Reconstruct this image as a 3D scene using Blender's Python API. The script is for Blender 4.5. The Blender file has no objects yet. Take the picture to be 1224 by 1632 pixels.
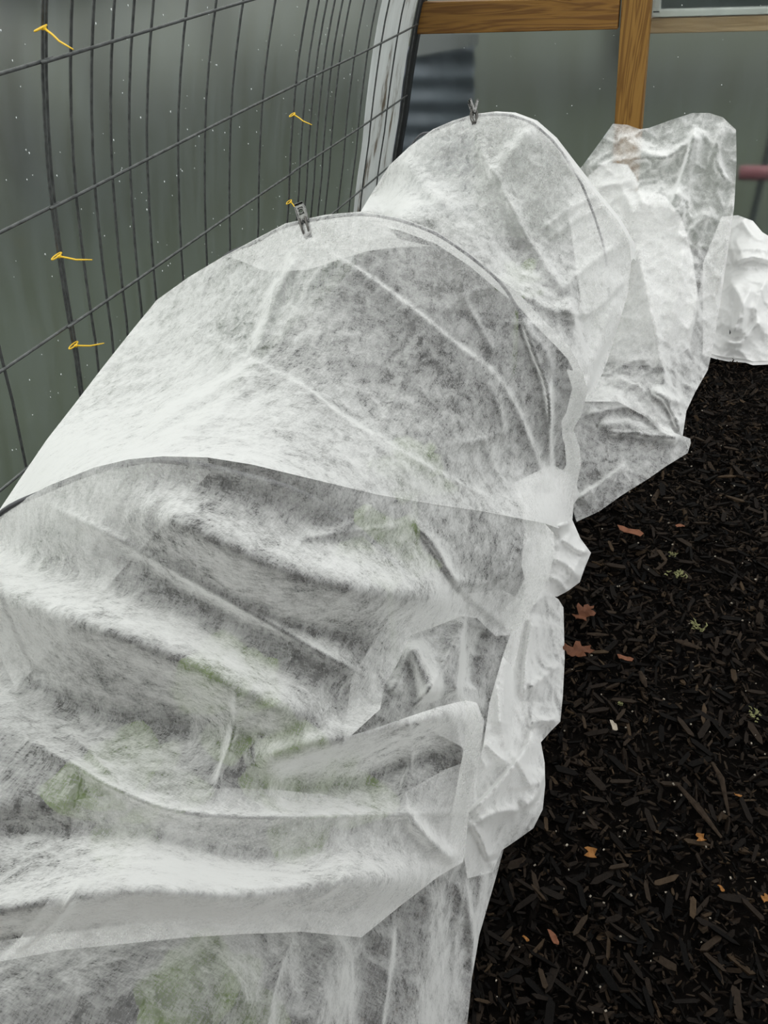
import bpy, bmesh, math, random
import numpy as np
from mathutils import Vector, Matrix, noise
from mathutils.geometry import delaunay_2d_cdt

random.seed(7); rng = np.random.default_rng(7)
SC = bpy.context.scene
COL = SC.collection
PI = math.pi

# ------------------------------------------------------------------ camera
# x across the tunnel, y along the planted row, z up; 1 unit = 1 m
F = 1226.0                                  # focal length for a 1224 x 1632 frame
EYE = Vector((0.0, 0.0, 1.45))
ROT = np.array([[0.93336817, -0.1733136, 0.31430281],
                [0.35236218, 0.60909976, -0.71051979],
                [-0.06829902, 0.77392498, 0.62958348]])
cd = bpy.data.cameras.new('camera'); cam = bpy.data.objects.new('camera', cd); COL.objects.link(cam)
cam.matrix_world = Matrix.Translation(EYE) @ Matrix(ROT.tolist()).to_4x4()
cd.sensor_fit = 'VERTICAL'; cd.sensor_height = 24.0; cd.lens = 24.0 * F / 1632.0
cd.clip_start = 0.02; cd.clip_end = 200
SC.camera = cam

# ------------------------------------------------------------------ sky, exposure
w = bpy.data.worlds.new('sky'); SC.world = w; w.use_nodes = True
wt = w.node_tree; wt.nodes.clear()
wo = wt.nodes.new('ShaderNodeOutputWorld'); wb = wt.nodes.new('ShaderNodeBackground')
# CIE overcast sky: three times as bright overhead as at the horizon
tcw = wt.nodes.new('ShaderNodeTexCoord'); sx = wt.nodes.new('ShaderNodeSeparateXYZ'); wt.links.new(tcw.outputs['Generated'], sx.inputs[0])
mrw = wt.nodes.new('ShaderNodeMapRange'); mrw.inputs[3].default_value = .333; mrw.inputs[4].default_value = 1.0; wt.links.new(sx.outputs['Z'], mrw.inputs[0])
wb.inputs['Color'].default_value = (1.0, .995, .985, 1); wt.links.new(mrw.outputs[0], wb.inputs['Strength'])
wt.links.new(wb.outputs[0], wo.inputs[0])
SC.view_settings.view_transform = 'Standard'; SC.view_settings.look = 'None'
SC.view_settings.gamma = 1; SC.view_settings.use_curve_mapping = False
SC.view_settings.exposure = 1.4

# ------------------------------------------------------------------ helpers
def ray(x, y):
    return ROT @ np.array([(x - 612) / F, -(y - 816) / F, -1.0])
def at_row(x, y, Y):                         # point seen at (x, y) that lies Y metres along the row
    r = ray(x, y); t = Y / r[1]; return Vector((r[0] * t, Y, 1.45 + r[2] * t))
def at_height(x, y, h):
    r = ray(x, y); t = (h - 1.45) / r[2]; return Vector((r[0] * t, r[1] * t, h))
def proj(p):
    q = ROT.T @ (np.array(p) - np.array(EYE)); return 612 + F * q[0] / -q[2], 816 - F * q[1] / -q[2]

def tag(o, label=None, cat=None, group=None, kind=None):
    if label: o['label'] = label
    if cat: o['category'] = cat
    if group: o['group'] = group
    if kind: o['kind'] = kind
    return o
def empty(name, loc, label, cat, group=None):
    o = bpy.data.objects.new(name, None); COL.objects.link(o); o.location = loc; o.empty_display_size = 0.02
    return tag(o, label, cat, group)
def link(name, me, mat, parent=None, smooth=True):
    if mat and not me.materials: me.materials.append(mat)
    if smooth and len(me.polygons): me.polygons.foreach_set('use_smooth', [True] * len(me.polygons))
    o = bpy.data.objects.new(name, me); COL.objects.link(o)
    if parent:
        o.parent = parent
        o.matrix_parent_inverse = Matrix.Translation(-Vector(parent.location))
    return o
class MB:
    def __init__(s): s.v = []; s.f = []
    def add(s, vs, fs):
        n = len(s.v); s.v += [tuple(v) for v in vs]; s.f += [tuple(i + n for i in f) for f in fs]
    def tube(s, pts, r, n=8, caps=True):
        pts = [Vector(p) for p in pts]; vs = []; fs = []
        up = None
        for i, p in enumerate(pts):
            d = (pts[min(i + 1, len(pts) - 1)] - pts[max(i - 1, 0)]).normalized()
            if up is None:
                up = Vector((0, 0, 1)) if abs(d.z) < .9 else Vector((0, 1, 0))
            a = d.cross(up)
            a = a.normalized() if a.length > 1e-6 else d.orthogonal().normalized()
            b = a.cross(d).normalized(); up = b
            rr = r[i] if isinstance(r, (list, tuple)) else r
            for k in range(n):
                t = 2 * PI * k / n; vs.append(p + a * (rr * math.cos(t)) + b * (rr * math.sin(t)))
        for i in range(len(pts) - 1):
            for k in range(n):
                fs.append((i * n + k, i * n + (k + 1) % n, (i + 1) * n + (k + 1) % n, (i + 1) * n + k))
        if caps:
            fs.append(tuple(range(n - 1, -1, -1))); fs.append(tuple((len(pts) - 1) * n + k for k in range(n)))
        s.add(vs, fs)
    def box(s, c, size, M=None, bev=0.0):
        hx, hy, hz = [q / 2 for q in size]
        bm = bmesh.new(); bmesh.ops.create_cube(bm, size=1.0)
        for v in bm.verts: v.co = Vector((v.co.x * 2 * hx, v.co.y * 2 * hy, v.co.z * 2 * hz))
        if bev: bmesh.ops.bevel(bm, geom=bm.edges[:], offset=bev, segments=2, affect='EDGES', profile=.5)
        for v in bm.verts:
            v.co = (M @ v.co if M else v.co) + Vector(c)
        bm.verts.index_update()
        s.add([v.co.copy() for v in bm.verts], [[v.index for v in f.verts] for f in bm.faces]); bm.free()
    def mesh(s, name):
        me = bpy.data.meshes.new(name); me.from_pydata(s.v, [], s.f); me.update(); return me
    def obj(s, name, mat, parent=None, smooth=True):
        return link(name, s.mesh(name), mat, parent, smooth)

# ------------------------------------------------------------------ materials
def newmat(name):
    m = bpy.data.materials.new(name); m.use_nodes = True; nt = m.node_tree; nt.nodes.clear()
    out = nt.nodes.new('ShaderNodeOutputMaterial'); return m, nt, out
def N(nt, t, **kw):
    n = nt.nodes.new(t)
    for k, v in kw.items():
        if k in n.inputs: n.inputs[k].default_value = v
        else: setattr(n, k, v)
    return n
def ramp(nt, fac, stops):
    r = nt.nodes.new('ShaderNodeValToRGB'); e = r.color_ramp.elements
    while len(e) < len(stops): e.new(.5)
    for q, (p, c) in zip(e, stops):
        q.position = p; q.color = (*c, 1) if len(c) == 3 else c
    nt.links.new(fac, r.inputs[0]); return r
def simple(name, col, rough=.6, metal=0.0, spec=.5, var=0.0, scale=30, bump=0.0):
    m, nt, out = newmat(name); b = N(nt, 'ShaderNodeBsdfPrincipled', Roughness=rough, Metallic=metal)
    b.inputs['Specular IOR Level'].default_value = spec
    b.inputs['Base Color'].default_value = (*col, 1)
    if var or bump:
        tc = N(nt, 'ShaderNodeTexCoord'); nz = N(nt, 'ShaderNodeTexNoise', Scale=scale, Detail=6.0)
        nt.links.new(tc.outputs['Object'], nz.inputs['Vector'])
        if var:
            lo = tuple(c * (1 - var) for c in col); hi = tuple(min(1, c * (1 + var)) for c in col)
            r = ramp(nt, nz.outputs[0], [(.3, lo), (.7, hi)]); nt.links.new(r.outputs[0], b.inputs['Base Color'])
        if bump:
            bp = N(nt, 'ShaderNodeBump', Strength=bump, Distance=.01); nt.links.new(nz.outputs[0], bp.inputs['Height'])
            nt.links.new(bp.outputs[0], b.inputs['Normal'])
    nt.links.new(b.outputs[0], out.inputs[0]); return m

def fabric_mat(name, t_lo, t_hi):
    # spun-bonded fleece: a web of fibres that scatters light both ways, with thin spots one sees through;
    # the longer way through the web at a slant makes it more opaque there
    m, nt, out = newmat(name); L = nt.links
    tc = N(nt, 'ShaderNodeTexCoord')
    def noise_(scale, rot, detail, rough, dist=0.0):
        mp = N(nt, 'ShaderNodeMapping'); mp.inputs['Scale'].default_value = scale; mp.inputs['Rotation'].default_value = rot
        n = N(nt, 'ShaderNodeTexNoise', Scale=1.0, Detail=detail, Roughness=rough, Distortion=dist)
        L.new(tc.outputs['Object'], mp.inputs['Vector']); L.new(mp.outputs[0], n.inputs['Vector']); return n
    n1 = noise_((42, 30, 42), (.3, .2, .5), 6.0, .68, .5)
    n2 = noise_((480, 70, 260), (.2, .4, .9), 3.0, .6, .8)
    n3 = noise_((90, 420, 300), (.5, .1, .3), 3.0, .6, .8)
    n4 = noise_((6, 6, 6), (0, 0, 0), 2.0, .5)
    def madd(a, k, b):
        q = N(nt, 'ShaderNodeMath', operation='MULTIPLY_ADD'); q.inputs[1].default_value = k; L.new(a.outputs[0], q.inputs[0])
        if b is None: q.inputs[2].default_value = 0
        else: L.new(b.outputs[0], q.inputs[2])
        return q
    b = madd(n4, .35, madd(n3, .40, madd(n2, .40, madd(n1, .75, None))))
    mr = N(nt, 'ShaderNodeMapRange'); mr.inputs[1].default_value = .74; mr.inputs[2].default_value = 1.16
    mr.inputs[3].default_value = t_hi; mr.inputs[4].default_value = t_lo
    L.new(b.outputs[0], mr.inputs[0])
    ge = N(nt, 'ShaderNodeNewGeometry'); dp = N(nt, 'ShaderNodeVectorMath', operation='DOT_PRODUCT')
    L.new(ge.outputs['Normal'], dp.inputs[0]); L.new(ge.outputs['Incoming'], dp.inputs[1])
    ab = N(nt, 'ShaderNodeMath', operation='ABSOLUTE'); L.new(dp.outputs['Value'], ab.inputs[0])
    mx_ = N(nt, 'ShaderNodeMath', operation='MAXIMUM'); mx_.inputs[1].default_value = .12; L.new(ab.outputs[0], mx_.inputs[0])
    iv = N(nt, 'ShaderNodeMath', operation='POWER'); iv.inputs[1].default_value = -1.45; L.new(mx_.outputs[0], iv.inputs[0])
    pw = N(nt, 'ShaderNodeMath', operation='POWER'); L.new(mr.outputs[0], pw.inputs[0]); L.new(iv.outputs[0], pw.inputs[1])
    bp = N(nt, 'ShaderNodeBump', Strength=.2, Distance=.002); L.new(n1.outputs[0], bp.inputs['Height'])
    d = N(nt, 'ShaderNodeBsdfDiffuse'); d.inputs[0].default_value = (.88, .88, .875, 1)
    t = N(nt, 'ShaderNodeBsdfTranslucent'); t.inputs[0].default_value = (.86, .86, .85, 1)
    g = N(nt, 'ShaderNodeBsdfGlossy', Roughness=.38); g.inputs[0].default_value = (.9, .9, .9, 1)
    for q in (d, t, g): L.new(bp.outputs[0], q.inputs['Normal'])
    m1 = N(nt, 'ShaderNodeMixShader'); m1.inputs[0].default_value = .38
    L.new(d.outputs[0], m1.inputs[1]); L.new(t.outputs[0], m1.inputs[2])
    m2 = N(nt, 'ShaderNodeMixShader'); m2.inputs[0].default_value = .05
    L.new(m1.outputs[0], m2.inputs[1]); L.new(g.outputs[0], m2.inputs[2])
    tr = N(nt, 'ShaderNodeBsdfTransparent')
    m3 = N(nt, 'ShaderNodeMixShader'); L.new(pw.outputs[0], m3.inputs[0])
    L.new(m2.outputs[0], m3.inputs[1]); L.new(tr.outputs[0], m3.inputs[2])
    L.new(m3.outputs[0], out.inputs[0]); return m

def film_mat(name, blur, haze, tint=(.96, .97, .96)):
    # greenhouse film: clear but for a milky haze, streaks of damp and a weak gloss; walls blur what lies behind
    m, nt, out = newmat(name); L = nt.links
    tc = N(nt, 'ShaderNodeTexCoord')
    mp = N(nt, 'ShaderNodeMapping'); mp.inputs['Scale'].default_value = (6, 9, .7)
    L.new(tc.outputs['Object'], mp.inputs['Vector'])
    nz = N(nt, 'ShaderNodeTexNoise', Scale=2.0, Detail=5.0, Roughness=.6); L.new(mp.outputs[0], nz.inputs['Vector'])
    mr = N(nt, 'ShaderNodeMapRange'); mr.inputs[1].default_value = .3; mr.inputs[2].default_value = .7
    mr.inputs[3].default_value = haze * .3; mr.inputs[4].default_value = haze * 1.8
    L.new(nz.outputs[0], mr.inputs[0])
    if blur:
        tr = N(nt, 'ShaderNodeBsdfRefraction', Roughness=.7, IOR=1.06); tr.inputs[0].default_value = (*tint, 1)
    else:
        tr = N(nt, 'ShaderNodeBsdfTransparent'); tr.inputs[0].default_value = (*tint, 1)
    tl = N(nt, 'ShaderNodeBsdfTranslucent'); tl.inputs[0].default_value = (.66, .78, .88, 1)
    df = N(nt, 'ShaderNodeBsdfDiffuse'); df.inputs[0].default_value = (.62, .73, .83, 1)
    ml = N(nt, 'ShaderNodeMixShader'); ml.inputs[0].default_value = .4
    L.new(tl.outputs[0], ml.inputs[1]); L.new(df.outputs[0], ml.inputs[2])
    m1 = N(nt, 'ShaderNodeMixShader'); L.new(mr.outputs[0], m1.inputs[0])
    L.new(tr.outputs[0], m1.inputs[1]); L.new(ml.outputs[0], m1.inputs[2])
    fr = N(nt, 'ShaderNodeFresnel', IOR=1.35)
    gl = N(nt, 'ShaderNodeBsdfGlossy', Roughness=.14)
    m2 = N(nt, 'ShaderNodeMixShader'); fm = N(nt, 'ShaderNodeMath', operation='MULTIPLY'); fm.inputs[1].default_value = .35; L.new(fr.outputs[0], fm.inputs[0]); L.new(fm.outputs[0], m2.inputs[0])
    L.new(m1.outputs[0], m2.inputs[1]); L.new(gl.outputs[0], m2.inputs[2])
    L.new(m2.outputs[0], out.inputs[0]); return m

def wood_mat(name, dark, light, along, rough=.55):
    m, nt, out = newmat(name); L = nt.links
    tc = N(nt, 'ShaderNodeTexCoord'); mp = N(nt, 'ShaderNodeMapping')
    sc = [26, 26, 26]; sc[along] = 1.6; mp.inputs['Scale'].default_value = sc
    L.new(tc.outputs['Object'], mp.inputs['Vector'])
    nz = N(nt, 'ShaderNodeTexNoise', Scale=1.0, Detail=3.0, Distortion=.6); L.new(mp.outputs[0], nz.inputs['Vector'])
    ml = N(nt, 'ShaderNodeMath', operation='MULTIPLY'); ml.inputs[1].default_value = 38.0; L.new(nz.outputs[0], ml.inputs[0])
    sn = N(nt, 'ShaderNodeMath', operation='SINE'); L.new(ml.outputs[0], sn.inputs[0])
    mr = N(nt, 'ShaderNodeMapRange'); mr.inputs[1].default_value = -1; L.new(sn.outputs[0], mr.inputs[0])
    mid = tuple((a + b) / 2 for a, b in zip(dark, light))
    r = ramp(nt, mr.outputs[0], [(0, light), (.6, mid), (1, dark)])
    b = N(nt, 'ShaderNodeBsdfPrincipled', Roughness=rough); L.new(r.outputs[0], b.inputs['Base Color'])
    bp = N(nt, 'ShaderNodeBump', Strength=.15, Distance=.003); L.new(mr.outputs[0], bp.inputs['Height']); L.new(bp.outputs[0], b.inputs['Normal'])
    L.new(b.outputs[0], out.inputs[0]); return m

def chip_mat():
    m, nt, out = newmat('bark_chip'); L = nt.links
    g = N(nt, 'ShaderNodeNewGeometry'); oi = N(nt, 'ShaderNodeObjectInfo')
    ad = N(nt, 'ShaderNodeMath', operation='ADD'); L.new(g.outputs['Random Per Island'], ad.inputs[0]); L.new(oi.outputs['Random'], ad.inputs[1])
    fr = N(nt, 'ShaderNodeMath', operation='FRACT'); L.new(ad.outputs[0], fr.inputs[0])
    r = ramp(nt, fr.outputs[0], [(0, (.001, .0008, .0007)), (.35, (.005, .0038, .003)), (.7, (.018, .013, .0098)), (.93, (.034, .024, .0165)), (1, (.06, .04, .024))])
    tc = N(nt, 'ShaderNodeTexCoord'); nz = N(nt, 'ShaderNodeTexNoise', Scale=160.0, Detail=4.0); L.new(tc.outputs['Object'], nz.inputs['Vector'])
    mx = N(nt, 'ShaderNodeMix', data_type='RGBA', blend_type='MULTIPLY'); mx.inputs[0].default_value = .6
    L.new(r.outputs[0], mx.inputs[6]); L.new(nz.outputs[0], mx.inputs[7])
    b = N(nt, 'ShaderNodeBsdfPrincipled', Roughness=.6); b.inputs['Specular IOR Level'].default_value = .06
    L.new(mx.outputs[2], b.inputs['Base Color'])
    bp = N(nt, 'ShaderNodeBump', Strength=.5, Distance=.003); L.new(nz.outputs[0], bp.inputs['Height']); L.new(bp.outputs[0], b.inputs['Normal'])
    L.new(b.outputs[0], out.inputs[0]); return m

def leaf_mat(name, col, trans=.5, var=.35):
    m, nt, out = newmat(name); L = nt.links
    tc = N(nt, 'ShaderNodeTexCoord'); nz = N(nt, 'ShaderNodeTexNoise', Scale=40.0, Detail=4.0); L.new(tc.outputs['Object'], nz.inputs['Vector'])
    g = N(nt, 'ShaderNodeNewGeometry'); ad = N(nt, 'ShaderNodeMath', operation='MULTIPLY_ADD'); ad.inputs[1].default_value = .4
    L.new(g.outputs['Random Per Island'], ad.inputs[0]); L.new(nz.outputs[0], ad.inputs[2])
    r = ramp(nt, ad.outputs[0], [(.35, tuple(c * (1 - var) for c in col)), (.95, tuple(c * (1 + var) for c in col))])
    b = N(nt, 'ShaderNodeBsdfPrincipled', Roughness=.5); L.new(r.outputs[0], b.inputs['Base Color']); b.inputs['Specular IOR Level'].default_value = .12
    t = N(nt, 'ShaderNodeBsdfTranslucent'); L.new(r.outputs[0], t.inputs[0])
    mx = N(nt, 'ShaderNodeMixShader'); mx.inputs[0].default_value = trans
    L.new(b.outputs[0], mx.inputs[1]); L.new(t.outputs[0], mx.inputs[2]); L.new(mx.outputs[0], out.inputs[0]); return m

M_FAB = fabric_mat('white_fleece', .53, .95)
M_FAB2 = fabric_mat('white_fleece_dense', .06, .32)
M_FAB3 = fabric_mat('white_fleece_folded', .30, .72)
M_FAB4 = fabric_mat('white_fleece_bunched', .40, .84)
M_WALL = film_mat('wall_film', True, .034, (.94, .98, .94))
M_ROOF = film_mat('roof_film', False, .14)
M_WIRE = simple('galvanised_wire', (.10, .105, .105), .5, .55, var=.35, scale=60)
M_HOOP = simple('hoop_wire', (.10, .10, .11), .45, .6)
M_CLIP = simple('clip_steel', (.17, .17, .165), .25, 1.0, var=.3, scale=200)
M_RUST = simple('clip_dark_steel', (.10, .095, .09), .45, .9)
M_YEL = simple('yellow_nylon', (.75, .47, .02), .45)
M_BEAM = wood_mat('amber_timber', (.15, .062, .007), (.26, .125, .02), 0)
M_POST = wood_mat('amber_timber_upright', (.17, .075, .008), (.31, .16, .03), 2)
M_RAIL = wood_mat('pale_timber', (.36, .23, .12), (.5, .34, .2), 0)
M_WHITE = simple('white_frame', (.62, .63, .62), .5, var=.1, scale=15)
M_BLACK = simple('black_strip', (.018, .019, .02), .5)
M_SOIL = simple('dark_soil', (.003, .0024, .002), 1.0, 0, .05, var=.5, scale=50, bump=.6)
M_CHIP = chip_mat()
M_GRASS = simple('grass_ground', (.018, .026, .012), .9, var=.5, scale=20)
M_METAL = simple('dark_corrugated', (.075, .09, .11), .45, .3, var=.15, scale=10)
M_PINK = simple('pink_plastic', (.22, .07, .085), .5)
M_GLASS = simple('dark_glass', (.05, .06, .06), .15)
M_LEAF = leaf_mat('salad_leaf', (.13, .19, .045), .5)
M_HEDGE = leaf_mat('hedge_leaf', (.009, .018, .006), .35)
M_OAK = leaf_mat('dead_oak_leaf', (.14, .058, .032), .2)
M_TAN = leaf_mat('tan_bark', (.19, .085, .025), .1)
M_PALE = leaf_mat('pale_wood', (.24, .21, .17), .05)
M_LICH = leaf_mat('lichen', (.19, .19, .09), .2)
M_DROP = simple('water_drop', (.75, .8, .8), .08)

# ------------------------------------------------------------------ tunnel shell
W_END = 3.93
_half = [(-1.575, 0), (-1.50, .37), (-1.455, .55), (-1.42, .72), (-1.36, .96), (-1.30, 1.14), (-1.22, 1.33), (-1.08, 1.60), (-.85, 1.88), (-.48, 2.10), (0, 2.17)]
_ctl = _half + [(-x, z) for x, z in _half[-2::-1]]
def _cr(pts, k=14):
    P = [np.array(p, float) for p in pts]; out = []
    for i in range(len(P) - 1):
        p0, p1, p2, p3 = P[max(i - 1, 0)], P[i], P[i + 1], P[min(i + 2, len(P) - 1)]
        for j in range(k):
            t = j / k; out.append(.5 * (2 * p1 + (p2 - p0) * t + (2 * p0 - 5 * p1 + 4 * p2 - p3) * t * t + (3 * p1 - p0 - 3 * p2 + p3) * t ** 3))
    return np.array(out + [P[-1]])
_ap = _cr(_ctl); _as = np.concatenate([[0], np.cumsum(np.linalg.norm(np.diff(_ap, axis=0), axis=1))]); AL = float(_as[-1])
def arch(q, off=0.0):                       # q metres along the bow from its left foot, off metres outward
    q = min(max(q, 0), AL); p = np.array([np.interp(q, _as, _ap[:, k]) for k in (0, 1)])
    e = np.array([np.interp(min(q + .03, AL), _as, _ap[:, k]) - np.interp(max(q - .03, 0), _as, _ap[:, k]) for k in (0, 1)]); e /= np.linalg.norm(e)
    return p[0] - e[1] * off, p[1] + e[0] * off
def arch_x(z): return float(np.interp(z, _ap[:len(_ap) // 2 + 1, 1], _ap[:len(_ap) // 2 + 1, 0]))
S_W = 2.15                                   # where the wall film meets the roof film
def shell(name, mat, angs, ys, r=0.0, wob=0.0, parent=None):
    mb = MB(); vs = []; fs = []
    for y in ys:
        for a in angs:
            x, z = arch(a, r + (wob * abs(noise.noise(Vector((y * 1.6, a * 1.4, 3.0)))) if wob else 0)); vs.append((x, y, max(z, 0.0)))
    n = len(angs)
    for i in range(len(ys) - 1):
        for k in range(n - 1): fs.append((i * n + k, (i + 1) * n + k, (i + 1) * n + k + 1, i * n + k + 1))
    mb.add(vs, fs); return mb.obj(name, mat, parent)
wl = shell('wall_left', M_WALL, list(np.linspace(0, S_W, 50)), list(np.linspace(-.5, W_END + .04, 70)), .024, .03); tag(wl, kind='structure')
cl = shell('ceiling', M_ROOF, list(np.linspace(S_W, AL - S_W, 24)), list(np.linspace(-.5, W_END + .04, 12)), .024); tag(cl, kind='structure')
wr = shell('wall_right', M_ROOF, list(np.linspace(AL - S_W, AL, 24)), list(np.linspace(-.5, W_END + .04, 12)), .024); tag(wr, kind='structure')
# end wall film
mb = MB(); vs = []; fs = []
nx, nz_ = 40, 30
for i in range(nx + 1):
    x = -1.56 + 3.12 * i / nx
    top = float(np.interp(-abs(x), _ap[:len(_ap) // 2 + 1, 0], _ap[:len(_ap) // 2 + 1, 1]))
    for k in range(nz_ + 1):
        z = top * k / nz_; vs.append((x, W_END + .10 + .012 * noise.noise(Vector((x * 3, z * 2, 0))), z))
for i in range(nx):
    for k in range(nz_): fs.append((i * (nz_ + 1) + k, (i + 1) * (nz_ + 1) + k, (i + 1) * (nz_ + 1) + k + 1, i * (nz_ + 1) + k + 1))
mb.add(vs, fs); tag(mb.obj('wall_back', M_WALL), kind='structure')

# unseen boarded end wall behind the camera, added to block light from there
mb = MB(); nb = 22
for i in range(nb):
    x0, x1 = -1.575 + 3.15 * i / nb, -1.575 + 3.15 * (i + 1) / nb - .006
    zt = float(np.interp(-min(abs(x0), abs(x1)), _ap[:len(_ap) // 2 + 1, 0], _ap[:len(_ap) // 2 + 1, 1]))
    mb.box(((x0 + x1) / 2, -.45, zt / 2), (x1 - x0, .03, zt), None, .003)
wfr = mb.obj('wall_light_blocker', simple('light_blocker_board', (.10, .075, .05), .8, var=.4, scale=12), None, False); tag(wfr, kind='structure')

# floor: soil with mulch on it
mb = MB(); g = 60; vs = []; fs = []
for i in range(g + 1):
    for k in range(g + 1):
        x = -1.58 + 3.16 * i / g; y = -.5 + 4.5 * k / g
        vs.append((x, y, -.03 + .012 * noise.noise(Vector((x * 4, y * 4, 0)))))
for i in range(g):
    for k in range(g): fs.append((i * (g + 1) + k, (i + 1) * (g + 1) + k, (i + 1) * (g + 1) + k + 1, i * (g + 1) + k + 1))
mb.add(vs, fs); floor = mb.obj('floor', M_SOIL); tag(floor, kind='structure')

# timber of the end wall
def quad_beam(px4, Y, thick):               # board whose front face has these corner sightings on the plane at Y
    a = [at_row(x, y, Y) for x, y in px4]; b = [p + Vector((0, thick, 0)) for p in a]
    bm = bmesh.new(); va = [bm.verts.new(p) for p in a + b]
    for f in ((0, 1, 2, 3), (7, 6, 5, 4), (0, 4, 5, 1), (1, 5, 6, 2), (2, 6, 7, 3), (3, 7, 4, 0)): bm.faces.new([va[i] for i in f])
    bmesh.ops.recalc_face_normals(bm, faces=bm.faces[:])
    bmesh.ops.bevel(bm, geom=bm.edges[:], offset=.004, segments=2, affect='EDGES', profile=.5)
    me = bpy.data.meshes.new('board'); bm.to_mesh(me); bm.free(); return me
def board(name, px4, Y, thick, mat, parent=None):
    return link(name, quad_beam(px4, Y, thick), mat, parent, False)
# the upright runs to the ground
p_hi, p_lo = at_row(1014, -2, W_END), at_row(1000, 203, W_END)
dirv = (p_lo - p_hi) / (p_hi.z - p_lo.z)
mb = MB()
top = p_hi - dirv * .95; bot = p_hi + dirv * (p_hi.z)
Mx = Matrix(((1, 0, -dirv.x), (0, 1, 0), (0, 0, 1)))
mb.box(((top.x + bot.x) / 2, W_END + .045, (top.z + bot.z) / 2), (.118, .085, top.z - bot.z), Mx, .004)
o = mb.obj('timber_post', M_POST, None, False); tag(o, 'amber timber upright post standing in the end wall', 'post')
o = board('timber_beam', [(664, 55), (984, 47), (988, -5), (668, 4)], W_END, .05, M_BEAM)
tag(o, 'amber timber crossbeam left of the upright post, under the top edge', 'beam')
rl = board('door_rail', [(1030, 54), (1330, 47), (1332, 21), (1032, 29)], W_END + .14, .04, M_RAIL)
rl.name = 'door_rail'; tag(rl, 'pale timber rail right of the post, hazy behind the film', 'rail')
wf = empty('window_1', at_row(1130, 0, W_END + .16), None, None); tag(wf, kind='structure')
board('window_sill', [(1038, 28), (1330, 20), (1331, 9), (1040, 16)], W_END + .13, .05, M_WHITE, wf)
board('window_frame', [(1038, 22), (1052, 21), (1060, -90), (1046, -90)], W_END + .13, .05, M_WHITE, wf)
board('window_pane', [(1048, 18), (1330, 10), (1333, -90), (1056, -90)], W_END + .17, .006, M_GLASS, wf)

# black end strip and white edging of the left wall
es = shell('trim_1', M_BLACK, list(np.linspace(0, S_W, 30)), [W_END - .015, W_END + .06], -.012); tag(es, kind='structure')
sol = es.modifiers.new('thick', 'SOLIDIFY'); sol.thickness = .02
def stained_white():
    m, nt, out = newmat('stained_white_film'); L = nt.links
    tc = N(nt, 'ShaderNodeTexCoord'); mp = N(nt, 'ShaderNodeMapping'); mp.inputs['Scale'].default_value = (1, 9, 2.2)
    L.new(tc.outputs['Object'], mp.inputs['Vector'])
    nz = N(nt, 'ShaderNodeTexNoise', Scale=1.6, Detail=7.0, Roughness=.65); L.new(mp.outputs[0], nz.inputs['Vector'])
    r = ramp(nt, nz.outputs[0], [(.33, (.16, .13, .10)), (.43, (.62, .64, .64)), (.8, (.76, .79, .8))])
    b = N(nt, 'ShaderNodeBsdfPrincipled', Roughness=.45); L.new(r.outputs[0], b.inputs['Base Color'])
    t = N(nt, 'ShaderNodeBsdfTranslucent'); L.new(r.outputs[0], t.inputs[0])
    mx = N(nt, 'ShaderNodeMixShader'); mx.inputs[0].default_value = .35
    L.new(b.outputs[0], mx.inputs[1]); L.new(t.outputs[0], mx.inputs[2]); L.new(mx.outputs[0], out.inputs[0]); return m
ws = shell('trim_2', stained_white(), list(np.linspace(0, S_W, 60)), list(np.linspace(3.42, W_END - .02, 14)), .008, .008); tag(ws, kind='structure')

# ------------------------------------------------------------------ wire panels
PAT = [0, .085, .155, .225, .298, .374, .522, .665, .816, 1.02, 1.262]
_sC = float(np.interp(.66, _ap[:len(_ap) // 2 + 1, 1], _as[:len(_ap) // 2 + 1]))
STAYS = [_sC + .302 * k for k in range(-2, 15) if 0 < _sC + .302 * k < AL - .3]
def panel(y0, label, dr):
    t = empty('wire_fence', (-1.5, y0, 0), label, 'wire panel', 'wire mesh panels lining the left wall')
    for y in PAT:
        mb = MB(); pts = []
        for a in np.linspace(0, AL - .3, 60):
            x, z = arch(a, -.010 - dr); pts.append((x, y0 + y + .006 * noise.noise(Vector((a * 2, y0 + y, 1))), max(z, .0)))
        mb.tube(pts, .0036, 6); mb.obj('line_wire', M_WIRE, t)
    for a in STAYS:
        mb = MB(); pts = []
        for y in np.linspace(y0 - .012, y0 + PAT[-1] + .012, 22):
            x, z = arch(a + .003 * math.sin(y * 3 + a), -.0175 - dr); pts.append((x, y, z))
        mb.tube(pts, .0038, 6); mb.obj('stay_wire', M_WIRE, t)
panel(.128, 'galvanised wire mesh panel nearest the camera, at the left edge', -.004)
panel(1.375, 'galvanised wire mesh panel in the middle, between the two columns of yellow ties', 0.0)
panel(2.648, 'galvanised wire mesh panel farthest away, against the white edging', -.004)

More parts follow.
